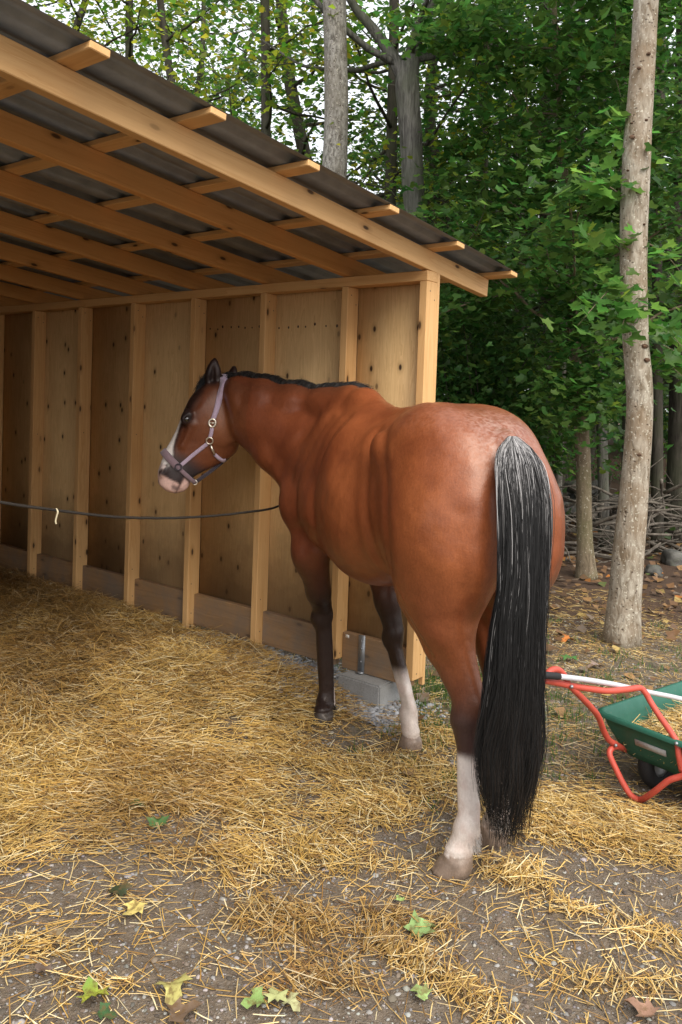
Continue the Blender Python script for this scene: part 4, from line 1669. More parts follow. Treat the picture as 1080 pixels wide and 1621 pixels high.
# dark heart of the tail
sI_ = np.linspace(0.06, 0.76, 30)
cI = np.stack([np.interp(sI_, sv, ctrS[:, i]) for i in range(3)], -1) + np.array([0, 0.012, 0])
rI = np.interp(sI_, sv, hwS) * np.interp(sI_, [0.06, 0.14, 0.62, 0.76], [0.3, 0.74, 0.76, 0.25])
g = Geo()
g.add(V, F, col=C3)
g.tube(cI, rI, 14, col=(0.007, 0.0065, 0.007), flat=(0.36, 1.0), up=(0, -1, 0))
part('tail', g.mesh('tail', M['hair'], True, True), horse)

# feather behind the fetlocks
for (fp, cw, tw_) in ((HL(at(738, 1310, 2.745)), 0.45, toe_lh), (RH + np.array([-0.04, 0, 0.15]), 0.45, (1, -0.05)), (HL(at(515, 1108, 4.02)), 0.012, toe_lf), (HL(at(647, 1130, 3.77)), 0.45, (1, -0.15))):
    n = 260
    tv = np.array([tw_[0], tw_[1], 0]) / math.hypot(*tw_)
    lv = np.cross((0, 0, 1), tv)
    an = rng.normal(0, 0.6, n)
    r0 = fp + (-tv[None] * np.cos(an)[:, None] + lv[None] * np.sin(an)[:, None]) * 0.038 + np.stack([0 * an, 0 * an, rng.uniform(-0.045, 0.015, n)], -1)
    Lf = rng.uniform(0.02, 0.045, n)
    tf = np.linspace(0, 1, 5)[None]
    Pf = r0[:, None] - (tv * 0.45 + rng.normal(0, 0.12, (n, 3)))[:, None] * (Lf[:, None] * tf)[..., None]
    Pf[..., 2] -= Lf[:, None] * tf * 0.8
    Vf, Ff, Cf = ribbons(HW(Pf), np.full((n, 5), 0.0018) * (1 - 0.7 * tf), np.full((n, 5, 3), 1.0) * (cw * rng.uniform(0.6, 1.1, n))[:, None, None] * np.array([1, 0.9, 0.8]), np.array([0.0, -1, 0.3]))
    part('fetlock_hair', make_mesh('fetlock_hair', Vf, Ff, M['hair'], False, Cf), horse)

# mane: short hair along the crest falling to the far side
cl = [np.array([0.40, 0.0, 1.645]), np.array([0.55, 0.01, 1.655]), np.array([0.70, 0.07, 1.655]), np.array([0.86, 0.16, 1.665]), np.array([1.02, 0.27, 1.685]), np.array([1.14, 0.355, 1.70]), poll + np.array([0.0, 0.0, 0.015])]
crv = catmull(HW(np.array(cl)), 400)
surf = []
for p_ in crv:
    hit = bvh.ray_cast(Vector(p_) + Vector((0, 0, 0.2)), Vector((0, 0, -1)))
    surf.append(np.array(hit[0]) if hit[0] is not None else p_)
surf = np.array(surf)
tg_ = np.gradient(surf, axis=0)
tg_ /= np.linalg.norm(tg_, axis=1)[:, None]
n = 5200
u_ = rng.random(n)
u_ = np.where(rng.random(n) < 0.9, u_ ** 0.85, u_)
ix = (u_ * 399).astype(int)
root = surf[ix] + rng.normal(0, 0.009, (n, 3)) * np.array([1, 1, 0.25])
sidev = np.cross(tg_[ix], np.array([0, 0, 1.0]))
sidev /= np.linalg.norm(sidev, axis=1)[:, None]
sgn = np.where((sidev @ np.array([0, 1.0, 0])) > 0, 1, -1)
sidev *= sgn[:, None]                               # to the side turned away from us
fade_w = np.clip((u_ - 0.0) / 0.22, 0.10, 1)
Lh = rng.uniform(0.05, 0.11, n) * fade_w
lift = rng.uniform(0.20, 0.46, n) * np.where(u_ < 0.2, 0.4, 1)
k = 7
tt = np.linspace(0, 1, k)[None]
fwd_j = rng.normal(0, 0.22, n)[:, None]
P = root[:, None] + sidev[:, None] * (Lh[:, None] * (0.15 * tt + 0.9 * tt ** 1.5))[..., None] + tg_[ix][:, None] * (Lh[:, None] * fwd_j * tt)[..., None]
P[..., 2] += Lh[:, None] * lift[:, None] * (np.sin(np.clip(tt * 1.9, 0, 3.14)) - 0.95 * tt ** 2)
P[..., 2] -= 0.004
w = np.full((n, k), 0.0026) * (1 - 0.6 * tt ** 2) * rng.uniform(0.6, 1.2, n)[:, None]
bs = rng.uniform(0.006, 0.026, n)
Cc = (bs[:, None, None] * np.ones((1, k, 1))) * np.array([1.0, 0.86, 0.78])
V, F, C3 = ribbons(P, w, Cc, np.array([0.0, -1, 0.4]))
part('mane', make_mesh('mane', V, F, M['hair'], False, C3), horse)
# forelock between the ears
n = 500
root = HW(poll + hb * 0.045 + ha * rng.uniform(-0.03, 0.05, n)[:, None] + hc * rng.normal(0, 0.018, n)[:, None])
Lh = rng.uniform(0.05, 0.10, n)
hbW, haW = HW(poll + hb) - HW(poll), HW(poll + ha) - HW(poll)
P = root[:, None] + haW * (Lh[:, None] * tt)[..., None] + hbW * (0.045 * np.sin(tt * 2.2) * np.ones((n, 1)))[..., None] + (rng.normal(0, 0.010, (n, 3))[:, None] * tt[..., None])
w = np.full((n, k), 0.002) * (1 - 0.6 * tt ** 2)
Cc = np.ones((n, k, 3)) * 0.012
V, F, C3 = ribbons(P, w, Cc, np.array([0.0, -1, 0.4]))
part('forelock', make_mesh('forelock', V, F, M['hair'], False, C3), horse)


# ------------------------------------------------------------------ halter
def fabric(name, c1, c2, sc=400):
    t = NT(name, 0.85, 0.2)
    v = t.coord('Object')
    a = t.noise(v, sc, 2)
    b = t.noise(v, 40, 4)
    t.color(t.mix(t.math('MULTIPLY', t.math('ADD', a, b), 0.5), c1, c2))
    t.b.inputs['Sheen Weight'].default_value = 0.3
    t.bump(a, 0.6, 0.002)
    return t.m


M['lilac'] = fabric('lilac_webbing', (0.30, 0.215, 0.29), (0.50, 0.40, 0.49))
M['fleece'] = fabric('mauve_fleece', (0.13, 0.085, 0.10), (0.27, 0.19, 0.21), 200)
M['buckle'] = simple('pale_brass', (0.72, 0.66, 0.55), 0.3, 0.85, wear=0.1)
M['dark_strap'] = fabric('dark_webbing', (0.02, 0.015, 0.02), (0.06, 0.045, 0.055))

hcW = HW(poll + hc) - HW(poll)
pollW = HW(poll)


def uv_of(px, py):
    r = HL(at(px, py, 4.28)) - poll
    return r @ ha, r @ hb


def on_head(px, py, side=1, lift=0.003):
    """the spot on the left (or mirrored right) side of the head seen at px,py"""
    if side > 0:
        o_ = Vector(CAM)
        d_ = Vector(ray(px, py)).normalized()
        h_ = bvh.ray_cast(o_, d_)
        if h_[0] is not None and h_[3] < 5:
            return np.array(h_[0]) + np.array(h_[1]) * lift, np.array(h_[1])
    u, v = uv_of(px, py)
    o_ = pollW + haW * u + hbW * v + hcW * (0.35 * side)
    h_ = bvh.ray_cast(Vector(o_), Vector(-hcW * side))
    if h_[0] is None:
        q_ = bvh.find_nearest(Vector(pollW + haW * u + hbW * v + hcW * 0.05 * side))
        return np.array(q_[0]) + np.array(q_[1]) * lift, np.array(q_[1])
    return np.array(h_[0]) + np.array(h_[1]) * lift, np.array(h_[1])


def ring_on_head(p_in, axis, n=40, lift=0.004, r0=0.25):
    """a closed loop hugging the head in the plane through p_in perpendicular to axis"""
    axis = axis / np.linalg.norm(axis)
    e1 = hcW - axis * (hcW @ axis)
    e1 /= np.linalg.norm(e1)
    e2 = np.cross(axis, e1)
    P_, N_ = [], []
    for a in np.linspace(0, 2 * math.pi, n, endpoint=False):
        d_ = e1 * math.cos(a) + e2 * math.sin(a)
        h_ = bvh.ray_cast(Vector(p_in + d_ * r0), Vector(-d_))
        if h_[0] is None:
            continue
        P_.append(np.array(h_[0]) + d_ * lift)
        N_.append(d_)
    return np.array(P_), np.array(N_)


def strap_mesh(g, P, N, w, th=0.003, closed=False, m=4):
    P, N = np.asarray(P, float), np.asarray(N, float)
    if closed:
        P, N = np.vstack([P, P[:1]]), np.vstack([N, N[:1]])
    k_ = len(P)
    T = np.gradient(P, axis=0)
    T /= np.linalg.norm(T, axis=1)[:, None]
    S = np.cross(T, N)
    S /= np.linalg.norm(S, axis=1)[:, None]
    N = np.cross(S, T)
    w = np.broadcast_to(np.asarray(w, float), (k_,))[:, None]
    V = np.stack([P - S * w / 2, P - S * w / 2 * 0.86 + N * th, P + S * w / 2 * 0.86 + N * th, P + S * w / 2], 1).reshape(-1, 3)
    i = (np.arange(k_ - 1) * 4)[:, None]
    F = np.concatenate([np.stack([i[:, 0] + a, i[:, 0] + b, i[:, 0] + 4 + b, i[:, 0] + 4 + a], -1) for a, b in ((0, 1), (1, 2), (2, 3), (3, 0))])
    g.add(V, F)
    if not closed:
        g.add(V[:4], np.array([0, 1, 2, 3]))
        g.add(V[-4:], np.array([3, 2, 1, 0]))


halter = thing('halter', tuple(HW(hd(0.3, 0, 0))), 'lilac webbing halter with pale buckles and a mauve padded noseband on the horse', 'halter')


def strap(name, pix, w, mat, th=0.003, n=18, sides=(1,), over=None):
    for sd_ in sides:
        pq = catmull(np.array([(a, b, 0.0) for a, b in pix]), n)[:, :2]
        PP = [on_head(a, b, sd_) for a, b in pq]
        g = Geo()
        strap_mesh(g, [p[0] for p in PP], [p[1] for p in PP], w, th)
        part(name, g.mesh(name, mat, False), halter)


strap('cheek_strap', [(330, 701), (306, 720), (285, 738)], 0.021, M['lilac'], sides=(1, -1))
strap('crown_strap', [(355, 601), (349, 625), (343, 648), (337.5, 664)], np.linspace(0.040, 0.024, 18), M['lilac'], 0.006, sides=(1, -1))
strap('buckle_strap', [(336, 676), (335, 684), (333, 692)], 0.021, M['lilac'], 0.004, sides=(1, -1))
# over the poll
PP = [on_head(355, 601, 1), on_head(355, 601, -1)]
top = bvh.ray_cast(Vector((PP[0][0] + PP[1][0]) / 2 + np.array([0, 0, 0.2])), Vector((0, 0, -1)))
tp = np.array(top[0]) + np.array([0, 0, 0.006]) if top[0] is not None else (PP[0][0] + PP[1][0]) / 2 + np.array([0, 0, 0.04])
cc_ = catmull(np.array([PP[0][0], tp, PP[1][0]]), 15)
g = Geo()
nn = cc_ - (PP[0][0] + PP[1][0]) / 2 + np.array([0, 0, 0.03])
strap_mesh(g, cc_, nn / np.linalg.norm(nn, axis=1)[:, None], 0.042, 0.007)
part('crown_strap', g.mesh('crown_strap', M['lilac']), halter)
# noseband: a loop through the nose and under the jaw; padded over the nose
pA = on_head(258, 717)[0]
pB = on_head(283, 741)[0]
axis = np.cross(pB - pA, hcW)
cen = pollW + haW * 0.405 + hbW * (-0.03)
mid = (pA + pB) / 2
cen = cen - axis / np.linalg.norm(axis) * ((cen - mid) @ (axis / np.linalg.norm(axis)))
LP, LN = ring_on_head(cen, axis, 64, 0.004)
front_ = (LP - cen) @ hbW
g = Geo()
pad = front_ > -0.012
# order so that the padded run is contiguous
st_i = np.argmax(np.roll(~pad, 1) & pad)
LP, LN, pad = np.roll(LP, -st_i, 0), np.roll(LN, -st_i, 0), np.roll(pad, -st_i)
kk = int(pad.sum())
strap_mesh(g, LP[:kk], LN[:kk], 0.040, 0.012)
part('nose_pad', g.mesh('nose_pad', M['fleece'], False), halter)
g = Geo()
LB = LP.copy()
low_ = np.clip(-((LP - cen) @ hbW) - 0.03, 0, 1)
LB = LP - hbW * (low_ * 0.22)[:, None]
rest = np.r_[np.arange(kk - 1, len(LP)), 0]
strap_mesh(g, LB[rest], LN[rest], 0.022, 0.004)
part('noseband', g.mesh('noseband', M['fleece'], False), halter)


def torus(c, nrm, R_, r_, mat, name, sx=1.0, up=None):
    nrm = nrm / np.linalg.norm(nrm)
    e1 = np.cross(nrm, np.array([0, 0, 1.0]) if up is None else up)
    e1 /= np.linalg.norm(e1)
    e2 = np.cross(nrm, e1)
    a = np.linspace(0, 2 * math.pi, 25)[:-1]
    Pc = c + np.outer(np.cos(a) * R_ * sx, e1) + np.outer(np.sin(a) * R_, e2)
    k_ = 8
    b = np.arange(k_) * 2 * math.pi / k_
    rad = (Pc - c) / np.linalg.norm(Pc - c, axis=1)[:, None]
    V = Pc[:, None] + r_ * (np.cos(b)[None, :, None] * rad[:, None] + np.sin(b)[None, :, None] * nrm)
    i, j = np.meshgrid(np.arange(24), np.arange(k_), indexing='ij')
    F = np.stack([i * k_ + j, ((i + 1) % 24) * k_ + j, ((i + 1) % 24) * k_ + (j + 1) % k_, i * k_ + (j + 1) % k_], -1).reshape(-1, 4)
    part(name, make_mesh(name, V.reshape(-1, 3), F, mat, True), halter)


for sd_ in (1, -1):
    p_, n_ = on_head(336.5, 669.5, sd_, 0.007)
    torus(p_, n_, 0.0205, 0.0055, M['buckle'], 'buckle', 0.85)
    g = Geo()
    g.tube([p_ - np.array([0.014, 0, 0]), p_ + np.array([0.014, 0, 0])], 0.003, 6)
    part('buckle_bar', g.mesh('buckle_bar', M['buckle'], True), halter)
    p_, n_ = on_head(332.5, 697, sd_, 0.009)
    torus(p_, n_, 0.0175, 0.0038, M['buckle'], 'ring')
p_, n_ = on_head(282.5, 739.5, 1, 0.014)
torus(p_, n_, 0.0165, 0.0042, M['dark_strap'], 'ring')
# snap hook and throat strap down to the jaw, chin strap
a_, an = on_head(334, 704, 1, 0.009)
b_, bn = on_head(340, 719, 1, 0.008)
g = Geo()
g.tube([a_, (a_ + b_) / 2 + an * 0.002, b_], [0.0045, 0.0065, 0.005], 8)
part('snap_hook', g.mesh('snap_hook', M['buckle'], True), halter)
strap('throat_strap', [(340, 719), (348, 726), (357, 731)], 0.019, M['lilac'], 0.004, sides=(1,))
jb = LB[np.argmin((LB - cen) @ hbW)]
jt = pollW + haW * 0.33 + hbW * (-0.228)
g = Geo()
cc_ = catmull(np.array([jt, (jt + jb) / 2 - hbW * 0.004, jb]), 8)
strap_mesh(g, cc_, np.tile(hcW, (8, 1)), 0.020, 0.004)
part('chin_strap', g.mesh('chin_strap', M['dark_strap']), halter)
torus(jb + hcW * 0.004, hcW, 0.011, 0.003, M['buckle'], 'ring')
g = Geo()
e_ = on_head(352, 732, 1, 0.004)[0]
g.tube(catmull(np.array([jb, (jb + e_) / 2 - np.array([0, 0, 0.012]), e_]), 10), 0.0015, 5)
part('cord', g.mesh('cord', M['dark_strap'], True), halter)

# ------------------------------------------------------------------ rope across the open gable
S_R = 0.27
def rpt(px, py, s_=S_R):
    return on_plane(px, py, W(s_, 0, 0), s_dir)
rp = [W(0.045, 0.004, 1.22), W(0.18, 0.12, 1.215), rpt(447, 798), rpt(380, 812), rpt(300, 819), rpt(240, 820), rpt(180, 818), rpt(92, 808), rpt(0, 795), rpt(-120, 770), W(S_R, T_FRONT, 1.75)]
t_ = NT('black_rope', 0.8, 0.2)
v_ = t_.coord('Object')
t_.color(t_.mix(t_.noise(v_, 150, 3), (0.012, 0.011, 0.010), (0.06, 0.05, 0.04)))
t_.bump(t_.noise(v_, 220, 2), 0.8, 0.003)
rope_p = catmull(np.array(rp), 160)
rope_p = rope_p + 0.0018 * np.stack([vnoise(np.stack([np.arange(160) * 0.35, np.full(160, q_)], -1), 1, q_) for q_ in (1, 2, 3)], -1)
rope = thing('rope', tuple(W(S_R, 0, 1.3)), 'thin black rope slung across the shelter behind the chest of the horse', 'rope')
g = Geo()
g.tube(rope_p, 0.0062, 8)
part('line', g.mesh('line', t_.m, True), rope)
g = Geo()
k0 = rpt(92, 808)
g.tube(catmull(np.array([k0 + np.array([-0.006, -0.006, 0.008]), k0 + np.array([0.003, -0.010, -0.004]), k0 + np.array([-0.001, -0.009, -0.02]), k0 + np.array([-0.006, -0.008, -0.042]), k0 + np.array([-0.003, -0.008, -0.055])]), 12), np.linspace(0.004, 0.0032, 12), 6)
part('string_end', g.mesh('string_end', simple('cream_string', (0.62, 0.55, 0.36), 0.8), True), rope)
# ------------------------------------------------------------------ forest
def bark_mat(name, c1, c2, c3, vert=0.25, scale=18, spots=0.0, lichen=0.0):
    t = NT(name, 0.9, 0.15)
    v = t.coord('Object')
    mp = t.n('Mapping', inp={0: v})
    mp.inputs['Scale'].default_value = (1, 1, vert)
    a = t.noise(mp.outputs[0], scale, 6, 0.65, 0.6)
    b = t.noise(v, 3.0, 4, 0.6)
    vo = t.n('TexVoronoi', inp={'Vector': mp.outputs[0], 'Scale': scale * 1.6})
    cr = t.ramp(vo.outputs['Distance'], [(0.0, 0.0), (0.35, 1.0)])
    col = t.mix(t.ramp(a, [(0.35, 0.0), (0.65, 1.0)]), c1, c2)
    col = t.mix(t.math('MULTIPLY', t.ramp(b, [(0.42, 0.0), (0.62, 1.0)]), 0.6), col, c3)
    if lichen:
        l_ = t.noise(v, 55, 3, 0.5)
        col = t.mix(t.math('MULTIPLY', t.ramp(l_, [(0.62, 0.0), (0.66, 1.0)]), lichen), col, (0.50, 0.47, 0.38))
    if spots:
        mp2 = t.n('Mapping', inp={0: v})
        mp2.inputs['Scale'].default_value = (1, 1, 1.5)
        v2 = t.n('TexVoronoi', inp={'Vector': mp2.outputs[0], 'Scale': 26.0})
        sp = t.math('MULTIPLY', t.ramp(v2.outputs['Distance'], [(0.16, 1.0), (0.26, 0.0)]), t.ramp(v2.outputs['Color'], [(0.45, 0.0), (0.55, 1.0)]))
        col = t.mix(t.math('MULTIPLY', sp, spots), col, (0.045, 0.026, 0.018))
    t.color(col)
    t.bump(t.math('ADD', a, t.math('MULTIPLY', cr, 0.5)), 0.7, 0.012)
    return t.m


M['bark_pale'] = bark_mat('pale_bark', (0.16, 0.125, 0.085), (0.42, 0.38, 0.31), (0.22, 0.155, 0.095), 0.35, 26, 0.8, 0.9)
M['bark_grey'] = bark_mat('grey_oak_bark', (0.045, 0.042, 0.037), (0.20, 0.19, 0.17), (0.12, 0.13, 0.09), 0.14, 30)
M['bark_birch'] = bark_mat('lichen_bark', (0.10, 0.09, 0.075), (0.34, 0.325, 0.29), (0.15, 0.13, 0.10), 0.45, 34, 0.85, 0.5)
M['bark_dark'] = bark_mat('dark_bark', (0.035, 0.030, 0.025), (0.10, 0.088, 0.072), (0.07, 0.075, 0.045), 0.2, 16)
M['bark_brown'] = bark_mat('brown_bark', (0.11, 0.085, 0.055), (0.22, 0.175, 0.12), (0.13, 0.12, 0.06), 0.3, 20, 0.0, 0.5)
M['bark_scar'] = bark_mat('scar_bark', (0.05, 0.028, 0.018), (0.14, 0.085, 0.055), (0.09, 0.055, 0.035), 0.5, 40)
M['dead_wood'] = bark_mat('dead_wood', (0.10, 0.085, 0.07), (0.24, 0.21, 0.175), (0.07, 0.06, 0.045), 0.4, 20)


def leaf_mat():
    t = NT('leaf', 0.42, 0.35)
    cc = t.attr('col')
    v = t.coord('Object')
    c2 = t.mix(t.math('MULTIPLY', t.noise(v, 30, 3), 0.5), cc, (0.02, 0.05, 0.012))
    t.color(c2)
    tr = t.n('BsdfTranslucent')
    hs = t.n('HueSaturation', inp={'Color': cc, 'Saturation': 1.05, 'Value': 2.2})
    t.l(hs.outputs[0], tr.inputs[0])
    ms = t.n('MixShader', inp={0: 0.5})
    t.l(t.b.outputs[0], ms.inputs[1])
    t.l(tr.outputs[0], ms.inputs[2])
    t.l(ms.outputs[0], t.out.inputs[0])
    return t.m


M['leaf'] = leaf_mat()
# maple leaf outlines in the unit square (x across, y from stem to tip)
LO3 = np.array([(0, 0), (0.10, 0.10), (0.42, -0.02), (0.36, 0.17), (0.56, 0.46), (0.30, 0.42), (0.20, 0.55), (0.24, 0.78), (0, 1.0),
                (-0.24, 0.78), (-0.20, 0.55), (-0.30, 0.42), (-0.56, 0.46), (-0.36, 0.17), (-0.42, -0.02), (-0.10, 0.10)])
LO2 = np.array([(0, 0), (0.40, 0.05), (0.50, 0.48), (0.20, 0.52), (0, 1.0), (-0.20, 0.52), (-0.50, 0.48), (-0.40, 0.05)])
LO1 = np.array([(0, 0), (0.48, 0.40), (0, 1.0), (-0.48, 0.40)])


def leaf_template(lod):
    o = {3: LO3, 2: LO2, 1: LO1}[lod]
    if lod == 1:
        V = np.column_stack([o, np.array([0, 0.12, 0, 0.12])])
        return V - [0, 0.45, 0], np.array([[0, 1, 2], [0, 2, 3]])
    ctr = np.array([[0, 0.32, -0.04]])
    z = 0.22 * np.abs(o[:, 0]) - 0.10 * (o[:, 1] - 0.4) ** 2
    V = np.vstack([np.column_stack([o, z]), ctr])
    n = len(o)
    F = np.array([[i, (i + 1) % n, n] for i in range(n)])
    return V - [0, 0.45, 0], F


LT = {k: leaf_template(k) for k in (1, 2, 3)}


def leaves(P, size, lod, col, flat=0.55, droop=0.35):
    """maple leaves at P (n,3), tilted loosely from horizontal"""
    n = len(P)
    B, F = LT[lod]
    yaw = rng.uniform(0, 2 * math.pi, n)
    nrm = np.stack([rng.normal(0, flat, n), rng.normal(0, flat, n) - 0.25, np.ones(n)], -1)
    nrm /= np.linalg.norm(nrm, axis=1)[:, None]
    d = np.stack([np.cos(yaw), np.sin(yaw), -droop * np.ones(n)], -1)
    d -= nrm * np.sum(d * nrm, 1)[:, None]
    d /= np.linalg.norm(d, axis=1)[:, None]
    s = np.cross(d, nrm)
    V = P[:, None] + size[:, None, None] * (B[None, :, 0:1] * s[:, None] + B[None, :, 1:2] * d[:, None] + B[None, :, 2:3] * nrm[:, None])
    Fa = (np.arange(n)[:, None, None] * len(B) + F[None]).reshape(-1, 3)
    return V.reshape(-1, 3), Fa, np.repeat(col, len(B), 0)


def leaf_cols(n, kind):
    pal = {'mid': [(0.050, 0.128, 0.028), (0.072, 0.175, 0.040), (0.034, 0.090, 0.022)],
           'dark': [(0.038, 0.098, 0.025), (0.056, 0.135, 0.034), (0.027, 0.070, 0.018)],
           'bright': [(0.060, 0.165, 0.035), (0.085, 0.21, 0.045), (0.045, 0.125, 0.028)],
           'lime': [(0.14, 0.24, 0.030), (0.20, 0.26, 0.035), (0.07, 0.16, 0.025)]}[kind]
    pal = np.array(pal)
    c_ = pal[rng.integers(0, len(pal), n)] * rng.uniform(0.7, 1.35, (n, 1))
    c_[:, 0] *= rng.uniform(0.85, 1.6, n)
    old = rng.random(n) < 0.03
    c_[old] = np.array([0.14, 0.19, 0.03]) * rng.uniform(0.6, 1.1, (int(old.sum()), 1))
    return c_


def branch_path(p, d, L, n=7, up=0.15, wob=0.16):
    P = [np.array(p, float)]
    d = np.array(d, float)
    d /= np.linalg.norm(d)
    for i in range(n - 1):
        d = d + rng.normal(0, wob, 3) + np.array([0, 0, up * 0.3])
        d /= np.linalg.norm(d)
        P.append(P[-1] + d * L / (n - 1))
    return np.array(P)


def in_view(P, mx=260, my=260):
    q = project(P)
    return (q[:, 2] > 0.5) & (q[:, 0] > -mx) & (q[:, 0] < 1080 + mx) & (q[:, 1] > -my) & (q[:, 1] < 1621)


n_tree = [0]


def tree(label, trunk, radii, crown=(3.0, 2.2), limbs=12, nleaf=2500, lsize=0.11, lod=2, kind='mid', bark='bark_dark', group=None, name='tree',
         k=10, spread=0.30, limb_up=0.35, limb_r=0.35, extra=(), flat=0.55, keep_out=0.12, base_flare=True, cat='tree'):
    """trunk: (n,3) points from the ground up; crown=(z of lowest limb, limb length)"""
    trunk = np.asarray(trunk, float)
    H = trunk[-1, 2]
    T = catmull(trunk, 40)
    R = np.interp(np.linspace(0, 1, 40), np.linspace(0, 1, len(radii)), radii)
    seed = rng.integers(0, 9999)
    R = R * (1 + 0.05 * vnoise(np.stack([np.arange(40) * 0.33, np.full(40, seed * 0.1)], -1), 1, 1))
    g = Geo()
    V, F, caps = tube(T, R, k)
    ang = np.tile(np.arange(k), 40)
    V = V + (V - np.repeat(T, k, 0)) * (0.07 * vnoise(V, 2.5, int(seed), 2))[:, None]
    if base_flare:
        zf = np.exp(-np.maximum(V[:, 2] - trunk[0, 2], 0) / 0.16)
        lob = 1 + 0.5 * np.maximum(0, np.cos(ang / k * 2 * math.pi * 3 + seed))
        V[:, :2] += ((V - np.repeat(T, k, 0))[:, :2]) * (zf * 0.16 * lob)[:, None]
    g.add(V, F, *caps)
    LP = []
    for i in range(limbs):
        z0 = crown[0] + (H * 0.97 - crown[0]) * (i / max(1, limbs - 1)) ** 1.1
        j = int(np.argmin(np.abs(T[:, 2] - z0)))
        az = i * 2.4 + rng.normal(0, 0.4)
        d = np.array([math.cos(az), math.sin(az), limb_up + rng.normal(0, 0.15)])
        Ln = crown[1] * rng.uniform(0.65, 1.15) * (1 - 0.45 * (z0 - crown[0]) / max(0.1, H - crown[0] + 0.5))
        bp = branch_path(T[j], d, Ln, 8)
        g.tube(bp, np.linspace(min(R[j] * limb_r, 0.05) + 0.003, 0.004, 8), 5)
        for m in range(5):
            a = bp[rng.integers(2, 8)]
            dd = (bp[-1] - bp[0]) / Ln + rng.normal(0, 0.7, 3) * np.array([1, 1, 0.4])
            tp_ = branch_path(a, dd, Ln * rng.uniform(0.25, 0.5), 5)
            g.tube(tp_, np.linspace(0.007, 0.002, 5), 3, cap=False)
            LP.append(tp_[1:])
        LP.append(bp[3:])
    for (bp, r0) in extra:
        g.tube(bp, np.linspace(r0, r0 * 0.35, len(bp)), 7)
        for m in range(5):
            a = bp[rng.integers(len(bp) // 2, len(bp))]
            tp_ = branch_path(a, bp[-1] - bp[0] + rng.normal(0, 0.7, 3), 0.9, 5)
            g.tube(tp_, np.linspace(0.010, 0.002, 5), 3, cap=False)
            LP.append(tp_[1:])
    base = trunk[0]
    root = thing(name, tuple(base), label, cat, group)
    part('trunk', g.mesh('trunk', M[bark], True), root)
    if nleaf:
        Q = np.concatenate(LP)
        ci = rng.integers(0, len(Q), nleaf)
        off = rng.normal(0, spread, (nleaf, 3)) * np.array([1, 1, 0.35])
        lp = Q[ci] + off
        vis = in_view(lp)
        keep = vis | (rng.random(nleaf) < keep_out)
        lp, vis = lp[keep], vis[keep]
        sz = lsize * rng.uniform(0.55, 1.3, len(lp)) * np.where(vis, 1, 2.8)
        V, F, C = leaves(lp, sz, lod, leaf_cols(len(lp), kind), flat)
        part('crown', make_mesh('crown', V, F, M['leaf'], False, C), root)
    n_tree[0] += 1
    return root


def gz(x, y):
    return float(ground_h(np.array([[x, y]]))[0])


def px_trunk(pts_, Y, ground_first=True, dY=0.0):
    P = [at(x, y, Y + dY * i) for i, (x, y) in enumerate(pts_)]
    return np.array(P)


# the pale trunk on the right
T = px_trunk([(984, 1022), (993, 900), (1004, 776), (1013, 640), (1006, 531), (1003, 400), (1008, 240), (1020, 60), (1027, -120), (1024, -420)], 5.60)
T[0, 2] = gz(*T[0, :2]) - 0.03
r_ = np.array([27, 24.5, 22, 20, 19.5, 20.5, 21, 19, 18, 13]) / FPX * 5.6
root = tree('pale slender speckled trunk closest to us on the right, behind the wheelbarrow', T, r_, crown=(4.9, 1.7), limbs=9, nleaf=900, lsize=0.12, lod=2, kind='mid', bark='bark_pale', k=20)
for (px, py, rw) in ((1021, 548, 10), (1024, 570, 9), (1009, 305, 7), (1001, 217, 8), (1023, 190, 5), (1000, 195, 4), (1020, 355, 4), (994, 270, 4), (1027, 85, 6), (1012, 108, 6), (1006, 870, 8), (1012, 720, 7)):
    hit = None
    vv = ray(px, py)
    dist = 5.6 - 0.085
    c = CAM + vv * (dist / vv[1])
    bm = bmesh.new()
    bmesh.ops.create_uvsphere(bm, u_segments=9, v_segments=6, radius=1)
    w_ = rw / FPX * dist
    for v in bm.verts:
        v.co = Vector((v.co.x * w_ * 0.62, v.co.y * 0.012, v.co.z * w_ * 0.40)) * random.uniform(0.85, 1.1) + Vector(c)
    me = bpy.data.meshes.new('branch_scar')
    bm.to_mesh(me)
    bm.free()
    me.materials.append(M['bark_scar'])
    part('branch_scar', me, root)
# leafy shoots near that trunk
sprays = []


def spray(px, py, Y, n, rx, rz, ls=0.13, kind='bright', lod=3):
    c = at(px, py, Y)
    P = c + rng.normal(0, 1, (n, 3)) * np.array([rx, rx * 0.8, rz])
    sprays.append((P, np.full(n, ls) * rng.uniform(0.6, 1.2, n), lod, kind))
    return c


g = Geo()
for (x0, y0, x1, y1, Y0, Y1) in ((1010, 430, 915, 515, 5.7, 5.3), (1010, 500, 1090, 560, 5.75, 5.5), (1012, 380, 1085, 440, 5.75, 5.6), (1004, 330, 925, 285, 5.7, 5.35),
                                 (1010, 560, 1085, 600, 5.8, 5.6), (1005, 250, 960, 190, 5.8, 5.6), (1004, 420, 930, 370, 5.7, 5.5), (1010, 470, 980, 530, 5.6, 5.35)):
    a, b = at(x0, y0, Y0), at(x1, y1, Y1)
    bp = catmull(np.array([a, (a + b) / 2 + np.array([0, 0, 0.05]), b]), 10)
    g = Geo()
    g.tube(bp, np.linspace(0.007, 0.002, 10), 5)
    part('branch', g.mesh('branch', M['bark_brown'], True), root)
    for u in np.linspace(0.35, 1, 6):
        c = bp[int(u * 9)]
        n_ = 6
        P = c + rng.normal(0, 1, (n_, 3)) * np.array([0.09, 0.09, 0.05])
        sprays.append((P, 0.125 * rng.uniform(0.6, 1.2, n_), 3, 'bright'))
Vs, Fs, Cs, off = [], [], [], 0
